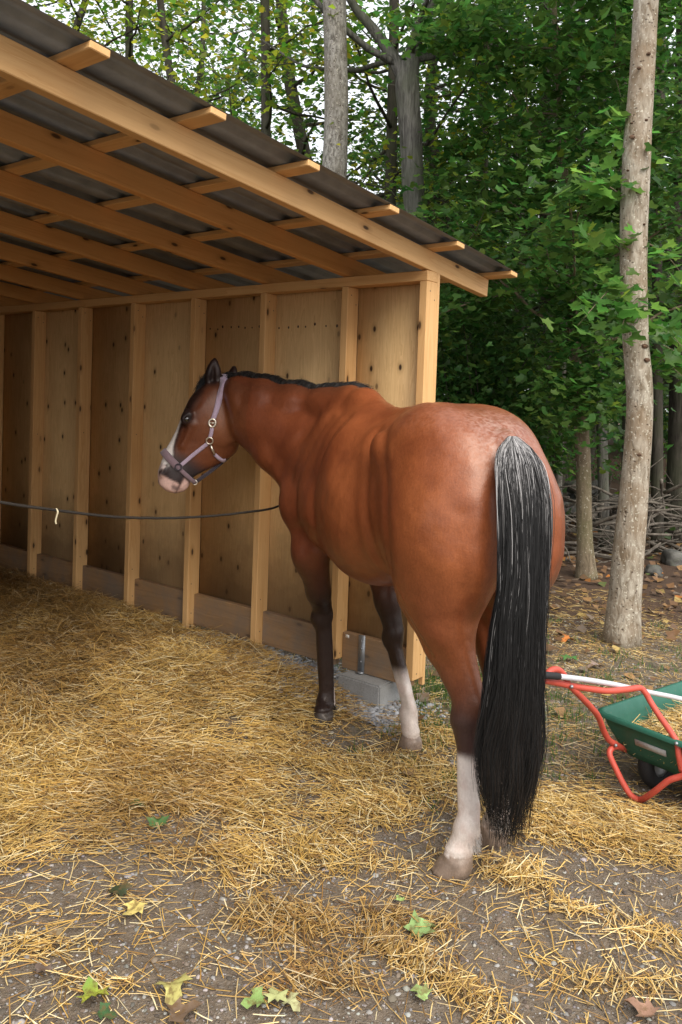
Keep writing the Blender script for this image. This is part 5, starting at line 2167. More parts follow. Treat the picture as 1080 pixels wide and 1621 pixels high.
for P, sz, lod, kd in sprays:
    V, F, C = leaves(P, sz, lod, leaf_cols(len(P), kd), 0.5)
    Vs.append(V)
    Fs.append(F + off)
    Cs.append(C)
    off += len(V)
part('foliage', make_mesh('foliage', np.concatenate(Vs), np.concatenate(Fs), M['leaf'], False, np.concatenate(Cs)), root)

# smaller maple left of it: its low leafy branches hang over the dark wood
T = px_trunk([(929, 918), (926, 850), (922, 700), (910, 560), (903, 420), (893, 250), (880, 60), (870, -200)], 7.75)
T[0, 2] = gz(*T[0, :2]) - 0.03
tree('young maple with a thin brown trunk left of the pale trunk, leafy from hip height', T, np.array([16, 12.5, 12, 9, 6.5, 5, 4, 3]) / FPX * 7.75, crown=(2.15, 1.9), limbs=26,
     nleaf=14000, lsize=0.092, lod=2, kind='mid', bark='bark_brown', spread=0.22, limb_up=0.05, k=14)
mroot = bpy.data.objects['tree.001']
Q = catmull(px_trunk([(924, 668), (915, 560), (905, 420), (893, 250), (880, 60)], 7.35), 60)
lp = Q[rng.integers(0, 60, 3400)] + rng.normal(0, 1, (3400, 3)) * np.array([0.26, 0.22, 0.16])
lp = lp[vnoise(lp, 2.6, 71, 2) > -0.25]
V, F, C = leaves(lp, 0.092 * rng.uniform(0.6, 1.2, len(lp)), 2, leaf_cols(len(lp), 'mid'), 0.55)
part('foliage', make_mesh('foliage', V, F, M['leaf'], False, C), mroot)
# pale lichen trunk above the shed roof
T = px_trunk([(502, 1040), (512, 700), (527, 330), (532, 200), (531, 60), (527, -100), (524, -420)], 8.6)
T[0, 2] = gz(*T[0, :2]) - 0.03
tree('pale lichen-covered trunk rising straight behind the shelter roof', T, np.array([30, 23, 20, 19, 18.5, 17, 12]) / FPX * 8.6, crown=(6.6, 2.2), limbs=8, nleaf=900, lsize=0.11, lod=2, kind='mid', bark='bark_birch', k=16)
# the forked grey oak
T = px_trunk([(672, 960), (668, 700), (662, 420), (655, 300), (650, 210), (645, 130), (650, 90)], 8.9)
T[0, 2] = gz(*T[0, :2]) - 0.03
fork_l = catmull(px_trunk([(645, 135), (622, 90), (590, 45), (556, 2), (520, -80)], 8.9), 14)
fork_r = catmull(px_trunk([(648, 120), (655, 75), (668, 35), (690, -5), (700, -120)], 8.95), 14)
tree('grey furrowed trunk that forks in two above the shelter eave', T, np.array([24, 19, 17, 17, 18, 19, 15]) / FPX * 8.9, crown=(5.6, 2.6), limbs=5, nleaf=800, lsize=0.10, lod=2, kind='mid', bark='bark_grey',
     extra=((fork_l, 0.085), (fork_r, 0.10)), k=16)
# further trunks one can tell apart
spec = [
    # x base px, base depth, top px, width px, bark, kind, label
    ((628, 900), (624, 20), 10.5, 22, 'bark_dark', 'lime', 'dark trunk close behind the forked grey trunk'),
    ((957, 880), (905, 20), 9.6, 17, 'bark_grey', 'mid', 'thin grey trunk just right of the young maple'),
    ((1041, 872), (1048, 20), 9.4, 17, 'bark_dark', 'mid', 'dark trunk standing just right behind the pale trunk'),
    ((1072, 860), (1085, 20), 10.2, 38, 'bark_dark', 'dark', 'thick dark trunk at the right edge of the photo'),
    ((866, 850), (862, 20), 11.5, 24, 'bark_dark', 'mid', 'dark trunk showing over the horse croup'),
    ((880, 860), (874, 20), 9.9, 11, 'bark_birch', 'mid', 'thin pale curving stem in the middle of the green foliage'),
    ((430, 860), (420, 20), 11.0, 20, 'bark_dark', 'lime', 'dark trunk over the middle of the roof'),
    ((385, 860), (250, -40), 12.0, 16, 'bark_dark', 'lime', 'slanting dark stem above the roof on the left'),
    ((210, 860), (205, 0), 13.0, 17, 'bark_dark', 'lime', 'dark stem above the highest part of the roof'),
    ((735, 860), (770, 0), 13.0, 22, 'bark_dark', 'lime', 'dark trunk beyond the corner of the shelter'),
    ((815, 855), (822, 0), 14.0, 20, 'bark_dark', 'dark', 'dark trunk between the shelter corner and the young maple'),
    ((992, 850), (985, 0), 14.5, 20, 'bark_dark', 'dark', 'far dark trunk half hidden by the pale trunk'),
]
for i, (b, tp_, Y, wpx, bark, kind, lab) in enumerate(spec):
    mx = (b[0] + tp_[0]) / 2 + rng.normal(0, 9)
    T = px_trunk([b, ((b[0] * 2 + mx) / 3 + rng.normal(0, 3), 640), (mx, 420), ((mx + tp_[0]) / 2, 220), tp_, (tp_[0] + rng.normal(0, 10), -260)], Y)
    T[0, 2] = gz(*T[0, :2]) - 0.05
    r0 = wpx / 2 / FPX * Y
    low = 2.3 if b[0] > 690 else 3.2
    tree(lab, T, [r0 * 1.15, r0, r0 * 0.9, r0 * 0.8, r0 * 0.7, r0 * 0.5], crown=(low, 2.3), limbs=18, nleaf=(3600 if b[0] > 650 else 3400), lsize=0.092, lod=2 if Y < 11 else 1,
         kind=kind, bark=bark, spread=0.28, limb_up=0.12)
# the wood behind: trees with their own trunk and crown, too alike to tell apart
for i in range(34):
    Y = 12.5 + 16 * (i / 33.0) ** 1.1 + rng.uniform(-0.8, 0.8)
    px = ((i * 0.618034) % 1.0) * 1560 - 240 + rng.normal(0, 20)
    b = at(px, 850, Y)
    b[2] = gz(b[0], b[1]) - 0.05
    Hh = rng.uniform(6.0, 9.5) if px > 500 else rng.uniform(8.0, 12.0)
    T = np.array([b, b + [rng.normal(0, .15), rng.normal(0, .15), Hh * 0.35], b + [rng.normal(0, .35), rng.normal(0, .3), Hh * 0.7], b + [rng.normal(0, .5), 0, Hh]])
    r0 = rng.uniform(0.06, 0.15)
    right = px > 560
    tree('dim tree trunk with leafy crown deep in the wood', T, [r0 * 1.2, r0, r0 * 0.75, r0 * 0.3], crown=(1.7 if right else 3.2, 2.7), limbs=20, nleaf=(3500 if right else 3400), lsize=0.12, lod=1,
         kind=('dark' if right else rng.choice(['mid', 'lime'])), bark='bark_dark', group='trees deep in the wood', spread=0.38, limb_up=0.1, k=8)

# undergrowth and the closing mass of the far wood
g = Geo()
n = 26000
Yf = rng.uniform(24, 46, n)
pxs = rng.uniform(-400, 1500, n)
P = np.array([at(0, 0, 1)] * 1)
base = (pxs - CX) / FPX * Yf
zt = np.where(pxs > 600, rng.uniform(0.0, 9.5, n), rng.uniform(0.0, 6.0, n))
P = np.stack([base, Yf, zt + 0.35], -1)
V, F, C = leaves(P, rng.uniform(0.3, 0.62, n), 1, leaf_cols(n, 'dark'), 0.9)
g.add(V, F, col=C)
part_far = g.mesh('far_wood', M['leaf'], False, True)
o = bpy.data.objects.new('far_wood_foliage', part_far)
COL.objects.link(o)
tag(o, 'dark green foliage of the far wood behind the tree trunks', 'foliage', kind='stuff')
g = Geo()
n = 9000
P = np.stack([rng.uniform(-3, 16, n), rng.uniform(9.5, 24, n), rng.uniform(0, 1, n) ** 1.6 * 1.5], -1)
cl = vnoise(P[:, :2], 0.7, 51, 2) > -0.05
P = P[cl]
P[:, 2] += ground_h(P[:, :2])
V, F, C = leaves(P, rng.uniform(0.06, 0.16, len(P)), 1, leaf_cols(len(P), 'dark'), 0.7)
o = bpy.data.objects.new('undergrowth', make_mesh('undergrowth', V, F, M['leaf'], False, C))
COL.objects.link(o)
tag(o, 'low leafy undergrowth between the tree trunks', 'undergrowth', kind='stuff')

# bushy low growth right behind the shelter corner
for (px, py, Y, rad, n_, kind, lab) in ((745, 560, 8.4, 0.75, 3800, 'dark', 'dark leafy hazel bush right beside the shelter corner post'),
                                        (830, 600, 9.0, 0.7, 3800, 'mid', 'mid green leafy bush above the croup of the horse'),
                                        (730, 430, 10.2, 0.9, 3800, 'mid', 'lighter leafy bush top under the eave end')):
    c = at(px, py, Y)
    b = np.array([c[0], c[1], gz(c[0], c[1])])
    root = thing('bush', tuple(b), lab, 'bush')
    g = Geo()
    tips = []
    for k_ in range(9):
        e = c + rng.normal(0, 0.5, 3) * rad
        m_ = (b + e) / 2 + rng.normal(0, 0.12, 3)
        pth = catmull(np.array([b + rng.normal(0, 0.05, 3) * [1, 1, 0], m_, e]), 12)
        g.tube(pth, np.linspace(0.016, 0.004, 12), 5)
        tips.append(pth[5:])
    part('stem', g.mesh('stem', M['bark_dark'], True), root)
    Q = np.concatenate(tips)
    lp = Q[rng.integers(0, len(Q), n_)] + rng.normal(0, 0.30, (n_, 3)) * np.array([1, 1, 0.7])
    lp = lp[lp[:, 2] > b[2] + 0.9]
    V, F, C = leaves(lp, 0.085 * rng.uniform(0.6, 1.25, len(lp)), 2, leaf_cols(len(lp), kind), 0.6)
    part('foliage', make_mesh('foliage', V, F, M['leaf'], False, C), root)

# ------------------------------------------------------------------ field-stone wall and brushwood
def rock(name, c, r, mat, sub=2):
    bm = bmesh.new()
    bmesh.ops.create_icosphere(bm, subdivisions=sub, radius=1.0)
    sd_ = rng.uniform(0, 100)
    sc_ = np.array(r)
    V = np.array([v.co[:] for v in bm.verts])
    d = 1 + 0.45 * vnoise(V + sd_, 1.2, 1, 3)
    V = V * d[:, None] * sc_
    a = rng.uniform(0, 6.28)
    V = V @ np.array([[math.cos(a), math.sin(a), 0], [-math.sin(a), math.cos(a), 0], [0, 0, 1]])
    for v, q in zip(bm.verts, V):
        v.co = Vector(q + c)
    for f in bm.faces:
        f.smooth = True
    me = bpy.data.meshes.new(name)
    bm.to_mesh(me)
    bm.free()
    me.materials.append(mat)
    return me


t_ = NT('mossy_stone', 0.9, 0.2)
v_ = t_.coord('Object')
a_ = t_.noise(v_, 7, 6, 0.6)
cc = t_.mix(t_.ramp(a_, [(0.35, 0.0), (0.65, 1.0)]), (0.06, 0.058, 0.053), (0.17, 0.165, 0.15))
cc = t_.mix(t_.ramp(t_.noise(v_, 3.5, 4), [(0.52, 0.0), (0.66, 0.8)]), cc, (0.045, 0.06, 0.022))
t_.color(cc)
t_.bump(a_, 0.7, 0.03)
M['stone'] = t_.m
wall = thing('stone_wall', tuple(at_z(1000, 850)), 'low tumbled mossy field-stone wall behind the brushwood', 'stone wall')
for i in range(95):
    px = 700 + 480 * rng.random()
    Y = 11.2 + rng.normal(0, 0.25)
    x = (px - CX) / FPX * Y
    z = gz(x, Y) + abs(rng.normal(0, 0.26))
    r = rng.uniform(0.10, 0.24)
    part('stone', rock('stone', np.array([x, Y, z]), (r, r * 0.8, r * 0.68), M['stone'], 1 if i % 3 else 2), wall)
for (px, py, rr, lab) in ((1066, 874, 0.13, 'rounded grey boulder at the right edge under the brushwood'), (1036, 892, 0.08, 'smaller mossy stone left of the boulder at the right edge')):
    q = at_z(px, py + 18, 0.0)
    z = gz(q[0], q[1])
    o = bpy.data.objects.new('boulder', rock('boulder', np.array([q[0], q[1], z + rr * 0.4]), (rr * 1.2, rr, rr * 0.85), M['stone'], 3))
    COL.objects.link(o)
    tag(o, lab, 'boulder')

# individual dead branches of the brush pile
def dead_branch(a, b, r, lab=None, grp='dead branches of the brush pile', mat='dead_wood'):
    m_ = (a + b) / 2 + rng.normal(0, 0.06, 3)
    pth = catmull(np.array([a, m_, b]), 9)
    g = Geo()
    g.tube(pth, np.linspace(r, r * 0.45, 9), 6)
    for k_ in range(2):
        s = pth[rng.integers(3, 8)]
        g.tube(branch_path(s, (b - a) + rng.normal(0, 0.6, 3), 0.3, 4), np.linspace(r * 0.4, r * 0.12, 4), 4)
    o = bpy.data.objects.new('dead_branch', g.mesh('dead_branch', M[mat], True))
    COL.objects.link(o)
    tag(o, lab or 'thin dead branch lying in the tangled brush pile', 'dead branch', grp if not lab else None)


for (x0, y0, x1, y1, Y, r, lab) in ((1005, 836, 1085, 832, 8.9, 0.020, 'pale bleached dead branch lying level right of the pale trunk'),
                                    (1025, 822, 1085, 808, 9.1, 0.020, 'grey dead branch sloping up over the bleached one'),
                                    (948, 828, 972, 862, 8.7, 0.010, 'thin pale stick leaning between the two right-hand trunks'),
                                    (895, 887, 975, 895, 8.6, 0.032, 'grey log lying behind the young maple base'),
                                    (930, 827, 985, 803, 9.4, 0.028, 'grey bough sloping up behind the pale trunk'),
                                    (1025, 838, 1047, 803, 8.5, 0.012, 'short pale stick standing up right of the pale trunk'),
                                    (1047, 760, 1053, 812, 9.0, 0.022, 'broken upright stub right of the pale trunk')):
    dead_branch(at(x0, y0, Y), at(x1, y1, Y + 0.2), r, lab)
for i in range(130):
    px, py = rng.uniform(860, 1130), rng.uniform(775, 893)
    Y = 8.7 + 2.0 * rng.random() * (1 - (py - 795) / 130)
    a = at(px, py, Y)
    a[2] = max(a[2], gz(a[0], a[1]) + 0.02)
    d = np.array([rng.normal(0, 1), rng.normal(0, 0.5), rng.normal(0, 0.16)])
    b = a + d / np.linalg.norm(d) * rng.uniform(0.35, 1.0)
    b[2] = max(b[2], gz(b[0], b[1]) + 0.02)
    dead_branch(a, b, rng.uniform(0.006, 0.024))
# ------------------------------------------------------------------ wheelbarrow
def paint(name, c, rough=0.35):
    t = NT(name, rough, 0.5)
    v = t.coord('Object')
    n1 = t.noise(v, 14, 5, 0.65)
    n2 = t.noise(v, 90, 3)
    col = t.mix(t.math('MULTIPLY', n1, 0.5), c, tuple(x * 0.55 for x in c))
    col = t.mix(t.ramp(n2, [(0.66, 0.0), (0.72, 0.5)]), col, (0.16, 0.12, 0.08))
    t.color(col)
    t.l(t.ramp(n1, [(0.3, rough - 0.05), (0.7, rough + 0.25)]), t.b.inputs['Roughness'])
    t.bump(n2, 0.06, 0.002)
    return t.m


M['red'] = paint('red_paint', (0.56, 0.085, 0.055), 0.42)
M['green'] = paint('green_plastic', (0.018, 0.115, 0.075), 0.4)
M['rubber'] = simple('black_rubber', (0.012, 0.012, 0.013), 0.75)
M['white_tube'] = paint('white_tube', (0.62, 0.62, 0.66), 0.3)
M['sticker'] = paint('grey_sticker', (0.42, 0.42, 0.40), 0.5)

barrow = thing('wheelbarrow', tuple(at_z(1013, 1268)), 'green tub wheelbarrow with a bent red tube frame at the right edge', 'wheelbarrow')


def ptube(pl):
    return np.array([at(x, y, Y) for x, y, Y in pl])


h1 = ptube([(862, 1077, 2.97), (885, 1081.5, 3.02), (904, 1085.5, 3.06), (938, 1091, 3.13), (964, 1093.8, 3.19), (995.5, 1091, 3.27), (1013, 1089, 3.31), (1022, 1097, 3.31), (1030, 1111, 3.30), (1044, 1133, 3.26), (1066, 1165, 3.19), (1073, 1180, 3.17), (1075, 1197, 3.16), (1080, 1221, 3.16)])
hump = ptube([(862, 1074, 2.97), (868, 1065, 2.98), (876, 1060, 3.0), (885, 1061, 3.03), (893, 1069, 3.05), (899, 1081, 3.06)])
brace = ptube([(900, 1084, 3.06), (913, 1096, 3.09), (938, 1122, 3.19), (948, 1136, 3.25), (955.5, 1156, 3.31), (964, 1171, 3.35), (975, 1178, 3.38), (990, 1186, 3.43), (1020, 1196, 3.60)])
leg = ptube([(986, 1184, 3.41), (976, 1182, 3.39), (968, 1185, 3.365), (965.5, 1195, 3.35), (975.6, 1218, 3.33), (986, 1239, 3.315), (999, 1259, 3.30), (1013, 1266, 3.295), (1026, 1260, 3.24), (1040, 1250, 3.20), (1058, 1236, 3.17), (1075, 1230, 3.15), (1100, 1222, 3.13), (1130, 1205, 3.2)])
g = Geo()
for pth in (h1, hump, brace):
    g.tube(catmull(pth, 60), 0.0125, 12)
part('frame', g.mesh('frame', M['red'], True), barrow)
g = Geo()
g.tube(catmull(leg, 70), 0.0125, 12)
part('leg', g.mesh('leg', M['red'], True), barrow)
ax_l = np.array([0.795, 0.607, 0])               # towards the front of the barrow
ab = np.array([0.607, -0.795, 0])                # along its rear edge, towards us
A = at(949, 1127, 3.46)
RZ = A[2]
# second handle and leg, beyond the right edge
sh = ab * 0.62 + np.array([0, 0, 0])
g = Geo()
g.tube(catmull(h1[:7] + sh, 30), 0.0125, 10)
g.tube(catmull(brace + sh, 30), 0.0125, 10)
part('frame', g.mesh('frame', M['red'], True), barrow)
g = Geo()
g.tube(catmull(np.array([h1[0] + sh - ax_l * 0.005, h1[0] + sh + ax_l * 0.11 + [0, 0, -0.012]]), 4), 0.017, 12)
part('grip', g.mesh('grip', M['rubber'], True), barrow)
# tub: nested rounded rectangles
LEN, WID, DEP = 0.86, 0.60, 0.165


def rrect(cx, cy_, lx, ly, r, n=6):
    out = []
    for (sx, sy, a0) in ((1, 1, 0), (-1, 1, 90), (-1, -1, 180), (1, -1, 270)):
        for a in np.linspace(a0, a0 + 90, n):
            out.append((cx + sx * (lx - r) + r * math.cos(math.radians(a)), cy_ + sy * (ly - r) + r * math.sin(math.radians(a))))
    return np.array(out)


o_ = np.array([A[0], A[1], 0])
rings = []
for (ins, z, r, fr) in ((-0.022, -0.010, 0.06, 0), (-0.022, 0.004, 0.06, 0), (-0.008, 0.010, 0.055, 0), (0.004, 0.004, 0.05, 0), (0.016, -0.05, 0.05, 0.015), (0.050, -0.13, 0.06, 0.07), (0.075, -DEP + 0.012, 0.06, 0.10), (0.16, -DEP + 0.008, 0.06, 0.18), (0.28, -DEP + 0.006, 0.01, 0.22),
                        ):
    q = rrect(LEN / 2 - fr / 2, WID / 2, LEN / 2 - ins - fr / 2, WID / 2 - ins, r)
    rings.append((q, z))
outer = []
for (ins, z, r, fr) in ((-0.022, -0.010, 0.06, 0), (-0.002, -0.012, 0.052, 0), (0.010, -0.05, 0.05, 0.015), (0.045, -0.13, 0.06, 0.07), (0.068, -DEP, 0.06, 0.10), (0.28, -DEP, 0.01, 0.22)):
    outer.append((rrect(LEN / 2 - fr / 2, WID / 2, LEN / 2 - ins - fr / 2, WID / 2 - ins, r), z))


def ring_mesh(rs, flip):
    V = np.concatenate([np.array([o_ + ax_l * p[0] + ab * p[1] + np.array([0, 0, RZ + z]) for p in q]) for q, z in rs])
    k_ = len(rs[0][0])
    i, j = np.meshgrid(np.arange(len(rs) - 1), np.arange(k_), indexing='ij')
    F = np.stack([i * k_ + j, i * k_ + (j + 1) % k_, (i + 1) * k_ + (j + 1) % k_, (i + 1) * k_ + j], -1).reshape(-1, 4)
    if flip:
        F = F[:, ::-1]
    cap = (np.arange(k_) + (len(rs) - 1) * k_)[None]
    return V, F, cap


g = Geo()
for rs, fl in ((rings, False), (outer, True)):
    V, F, cap = ring_mesh(rs, fl)
    g.add(V, F, cap if fl else cap[:, ::-1])
part('tub', g.mesh('tub', M['green'], True), barrow)
# printed plate on the rear face
c0 = o_ + ab * 0.235 - ax_l * -0.028 + np.array([0, 0, RZ - 0.072])
g = Geo()
nn_ = np.array([-ax_l[0] * 0.97, -ax_l[1] * 0.97, -0.24])
upv = np.cross(ab, nn_)
g.box(c0 + nn_ * 0.012, ab * 0.070, upv * 0.0135, nn_ * 0.0015)
lab_ = part('sticker', g.mesh('sticker', M['sticker']), barrow)
# wheels on an axle
for k_, off_ in enumerate((0.17, 0.45)):
    wc = o_ + ax_l * 0.19 + ab * off_
    wc = np.array([wc[0], wc[1], 0.118])
    a = np.linspace(0, 2 * math.pi, 37)[:-1]
    up = np.array([0, 0, 1.0])

    def lathe(prof, name, mat):
        V = []
        for (rr, hh) in prof:
            V.append(wc + np.outer(np.cos(a) * rr, ax_l) + np.outer(np.sin(a) * rr, up) + ab * hh)
        V = np.concatenate(V)
        i, j = np.meshgrid(np.arange(len(prof) - 1), np.arange(36), indexing='ij')
        F = np.stack([i * 36 + j, i * 36 + (j + 1) % 36, (i + 1) * 36 + (j + 1) % 36, (i + 1) * 36 + j], -1).reshape(-1, 4)
        return make_mesh(name, V, F, mat, True)
    wheel = bpy.data.objects.new('wheel', lathe([(0.012, -0.024), (0.055, -0.018), (0.066, -0.022), (0.066, 0.022), (0.055, 0.018), (0.012, 0.024), (0.012, -0.024)], 'wheel', M['galv']))
    COL.objects.link(wheel)
    wheel.parent = barrow
    wheel.location = -ROOTM[barrow.name]
    ty = bpy.data.objects.new('tyre', lathe([(0.066, -0.024), (0.088, -0.032), (0.108, -0.028), (0.117, -0.012), (0.118, 0.0), (0.117, 0.012), (0.108, 0.028), (0.088, 0.032), (0.066, 0.024)], 'tyre', M['rubber']))
    COL.objects.link(ty)
    ty.parent = wheel
g = Geo()
wc = o_ + ax_l * 0.19 + np.array([0, 0, 0.118])
g.tube([wc + ab * 0.12, wc + ab * 0.50], 0.008, 8)
for q in (0.12, 0.50):
    g.box(wc + ab * q + np.array([0, 0, (RZ - DEP - 0.118) / 2]), ab * 0.003, ax_l * 0.02, np.array([0, 0, (RZ - DEP - 0.118) / 2 + 0.005]))
part('axle', g.mesh('axle', M['red']), barrow)
for (bx, by, bY) in ((905, 1087, 3.04), (975, 1180, 3.36), (1071, 1177, 3.155)):
    g = Geo()
    q = at(bx, by, bY)
    d_ = (CAM - q) / np.linalg.norm(CAM - q)
    g.tube([q, q + d_ * 0.012], [0.008, 0.0065], 6)
    part('bolt', g.mesh('bolt', M['galv']), barrow)
# straw load
n = 3600
u, v = rng.uniform(0.05, LEN - 0.14, n), rng.uniform(0.05, WID - 0.05, n)
hh = RZ - 0.085 + 0.05 * np.exp(-((u - 0.45) / 0.3) ** 2 - ((v - 0.32) / 0.2) ** 2) - 0.03 * np.exp(-(u / 0.12) ** 2) + rng.uniform(-0.025, 0.018, n)
P = o_[None] + ax_l[None] * u[:, None] + ab[None] * v[:, None]
P[:, 2] = hh
V, F, C = stalks(P, np.minimum(rng.gamma(3.2, 0.018, n) + 0.02, 0.13), rng.uniform(0.0018, 0.004, n), rng.uniform(0, math.pi, n), rng.normal(0, 0.22, n), rng.normal(0, 0.4, n), straw_colors(n))
g = Geo()
g.add(V, F, col=C)
q = rrect(LEN / 2 - 0.03, WID / 2, LEN / 2 - 0.09, WID / 2 - 0.055, 0.05)
Vb = np.array([o_ + ax_l * p[0] + ab * p[1] + np.array([0, 0, RZ - 0.125]) for p in q])
g.add(Vb, np.arange(len(Vb)), col=(0.10, 0.06, 0.02))
o = bpy.data.objects.new('straw_load', g.mesh('straw_load', M['straw'], False, True))
COL.objects.link(o)
tag(o, 'loose straw filling the green wheelbarrow tub', 'straw', kind='stuff')
# white-handled tool lying across the barrow
tp = ptube([(860, 1068.5, 2.93), (883, 1070.7, 2.97), (924, 1075.6, 3.08), (964, 1082, 3.20), (984, 1086, 3.27), (1026.7, 1095.6, 3.42), (1080, 1106.7, 3.58), (1160, 1128, 3.75)])
tool = thing('tool_handle', tuple(tp[0]), 'long white tool handle with a black end lying across the wheelbarrow', 'tool')
pth = catmull(tp, 60)
g = Geo()
g.tube(pth[8:], 0.0105, 12)
part('shaft', g.mesh('shaft', M['white_tube'], True), tool)
g = Geo()
g.tube(pth[:10], [0.010] + [0.0135] * 8 + [0.012], 12)
part('grip', g.mesh('grip', M['rubber'], True), tool)
g = Geo()
e = pth[-1]
g.box(e + ax_l * 0.02, ab * 0.13, ax_l * 0.015, np.array([0, 0, 0.012]))
for q in np.linspace(-0.12, 0.12, 7):
    g.tube([e + ab * q + ax_l * 0.02, e + ab * q + ax_l * 0.16 + np.array([0, 0, -0.02]), e + ab * q + ax_l * 0.26 + np.array([0, 0, 0.01])], 0.004, 6)
part('fork_head', g.mesh('fork_head', M['rubber'], True), tool)

# ------------------------------------------------------------------ fallen leaves one can tell apart
def fallen_mat():
    t = NT('fallen_leaf', 0.6, 0.3)
    cc = t.attr('col')
    v = t.coord('Object')
    f = t.noise(v, 45, 4, 0.6)
    t.color(t.mix(t.ramp(f, [(0.48, 0.0), (0.62, 0.7)]), cc, (0.13, 0.075, 0.03)))
    t.bump(f, 0.3, 0.002)
    return t.m


M['fallen'] = fallen_mat()


def fallen(px, py, size, col, lab, rot=0.0, tip=None, lod=3, grp=None):
    c = at_z(px, py, 0.02)
    z = gz(c[0], c[1]) + 0.026
    B, F = LT[lod]
    V = B.copy()
    V[:, 2] = V[:, 2] * 0.9 + 0.22 * np.sin(V[:, 0] * 5 + px) * np.abs(V[:, 1]) + 0.10 * np.cos(V[:, 1] * 6 + py)
    a = rot
    V = V @ np.array([[math.cos(a), math.sin(a), 0], [-math.sin(a), math.cos(a), 0], [0, 0, 1]])
    V = V * size + np.array([c[0], c[1], z])
    C = np.tile(np.array(col), (len(V), 1)) * rng.uniform(0.8, 1.2, (len(V), 1))
    if tip is not None:
        w_ = np.clip((V[:, 2:3] * 0 + (B[:, 1:2] + 0.2)), 0, 1)
        C = C * (1 - w_) + np.array(tip) * w_
    g = Geo()
    g.add(V, F, col=C)
    st = V[0]
    g.tube(np.array([st, st + (st - V[-1]) * 0.5 + [0, 0, 0.003], st + (st - V[-1]) * 1.0]), [0.0011, 0.0009, 0.0008], 4, col=(0.3, 0.2, 0.08))
    o = bpy.data.objects.new('fallen_leaf', g.mesh('fallen_leaf', M['fallen'], False, True))
    COL.objects.link(o)
    tag(o, lab, 'leaf', grp)


fallen(210, 1441, 0.075, (0.62, 0.50, 0.16), 'pale yellow maple leaf lying in a dark patch, lower left', 2.6)
fallen(146, 1573, 0.085, (0.38, 0.43, 0.05), 'bright yellow-green maple leaf near the lower left corner', 0.5, (0.10, 0.25, 0.07))
fallen(274, 1565, 0.095, (0.46, 0.42, 0.14), 'faded olive-yellow maple leaf on bare gravel at the bottom', 3.4)
fallen(402, 1585, 0.065, (0.20, 0.30, 0.09), 'small light green leaf at the bottom edge left of a pair', 1.9)
fallen(436, 1578, 0.065, (0.36, 0.38, 0.16), 'pale green withered leaf at the bottom edge, middle one of three', 0.3)
fallen(462, 1590, 0.055, (0.40, 0.40, 0.20), 'rightmost small pale leaf of the three at the bottom edge', 4.0)
fallen(672, 1470, 0.105, (0.24, 0.36, 0.13), 'soft green maple leaf on straw below the hind hoof', 5.2)
fallen(665, 1576, 0.055, (0.25, 0.36, 0.12), 'little green leaf at the bottom, right of the straw swath', 1.0)
fallen(188, 1408, 0.07, (0.035, 0.045, 0.02), 'dark rotten leaf just above the pale yellow leaf', 1.2)
fallen(215, 1276, 0.07, (0.05, 0.14, 0.05), 'dark green leaf on the straw at the left', 2.2)
fallen(250, 1300, 0.08, (0.06, 0.13, 0.04), 'second dark green leaf, lower right of the first one', 0.2)
fallen(168, 1604, 0.055, (0.045, 0.10, 0.035), 'dark green leaf under the bright yellow-green one', 4.6)
fallen(66, 1535, 0.055, (0.17, 0.125, 0.10), 'grey-brown leaf beside straw near the left edge', 0.7)
fallen(290, 1600, 0.09, (0.17, 0.115, 0.075), 'brown leaf at the bottom edge under the olive-yellow leaf', 5.0)
fallen(1015, 1600, 0.085, (0.26, 0.15, 0.10), 'reddish brown leaf near the lower right corner', 0.9)
fallen(632, 1424, 0.035, (0.28, 0.38, 0.12), 'tiny light green leaf piece left below the hind hoof', 0.4)
fallen(890, 1065, 0.05, (0.55, 0.55, 0.3), 'pale blade-like leaf behind the tail above the wheelbarrow handle', 0.7, lod=2)
fallen(940, 1056, 0.11, (0.30, 0.22, 0.18), 'greyish brown flat leaf on the soil above the tool handle', 1.7)
fallen(900, 1044, 0.11, (0.07, 0.19, 0.05), 'green maple leaf on the soil right of the tail', 0.0)
fallen(898, 1012, 0.10, (0.50, 0.17, 0.04), 'orange leaf on the soil right of the tail', 2.0)
fallen(648, 1248 - 20, 0.06, (0.3, 0.2, 0.1), 'small brown leaf on the straw between the hooves', 2.0)
fallen(85, 1480, 0.0 + 0.05, (0.22, 0.17, 0.10), 'small tan leaf on gravel at the far left', 3.0)

# leaf litter of the wood
n = 5200
P = np.stack([rng.uniform(-0.5, 9, n), rng.uniform(4.0, 13.5, n)], -1)
keep = (straw_mound(P) < 0.05) & (rng.random(n) < 0.35 + 0.65 * sstep(P[:, 1], 5, 7))
si, ti = shed_st(P)
keep &= ~((si > -0.5) & (ti > -0.2))
P = P[keep]
n = len(P)
pal = np.array([[0.20, 0.105, 0.05], [0.30, 0.17, 0.07], [0.12, 0.07, 0.04], [0.42, 0.30, 0.10], [0.26, 0.20, 0.15], [0.45, 0.17, 0.04], [0.12, 0.17, 0.05]])
cc = pal[rng.choice(7, n, p=[.26, .2, .24, .09, .12, .04, .05])] * rng.uniform(0.5, 1.0, (n, 1))
V, F, C = leaves(np.concatenate([P, (ground_h(P) + 0.015 + 0.02 * rng.random(n))[:, None]], -1), rng.uniform(0.04, 0.095, n), 1, cc, 0.25, 0.05)
o = bpy.data.objects.new('leaf_litter', make_mesh('leaf_litter', V, F, M['fallen'], False, C))
COL.objects.link(o)
tag(o, 'brown leaf litter on the soil under the trees', 'leaf litter', kind='stuff')

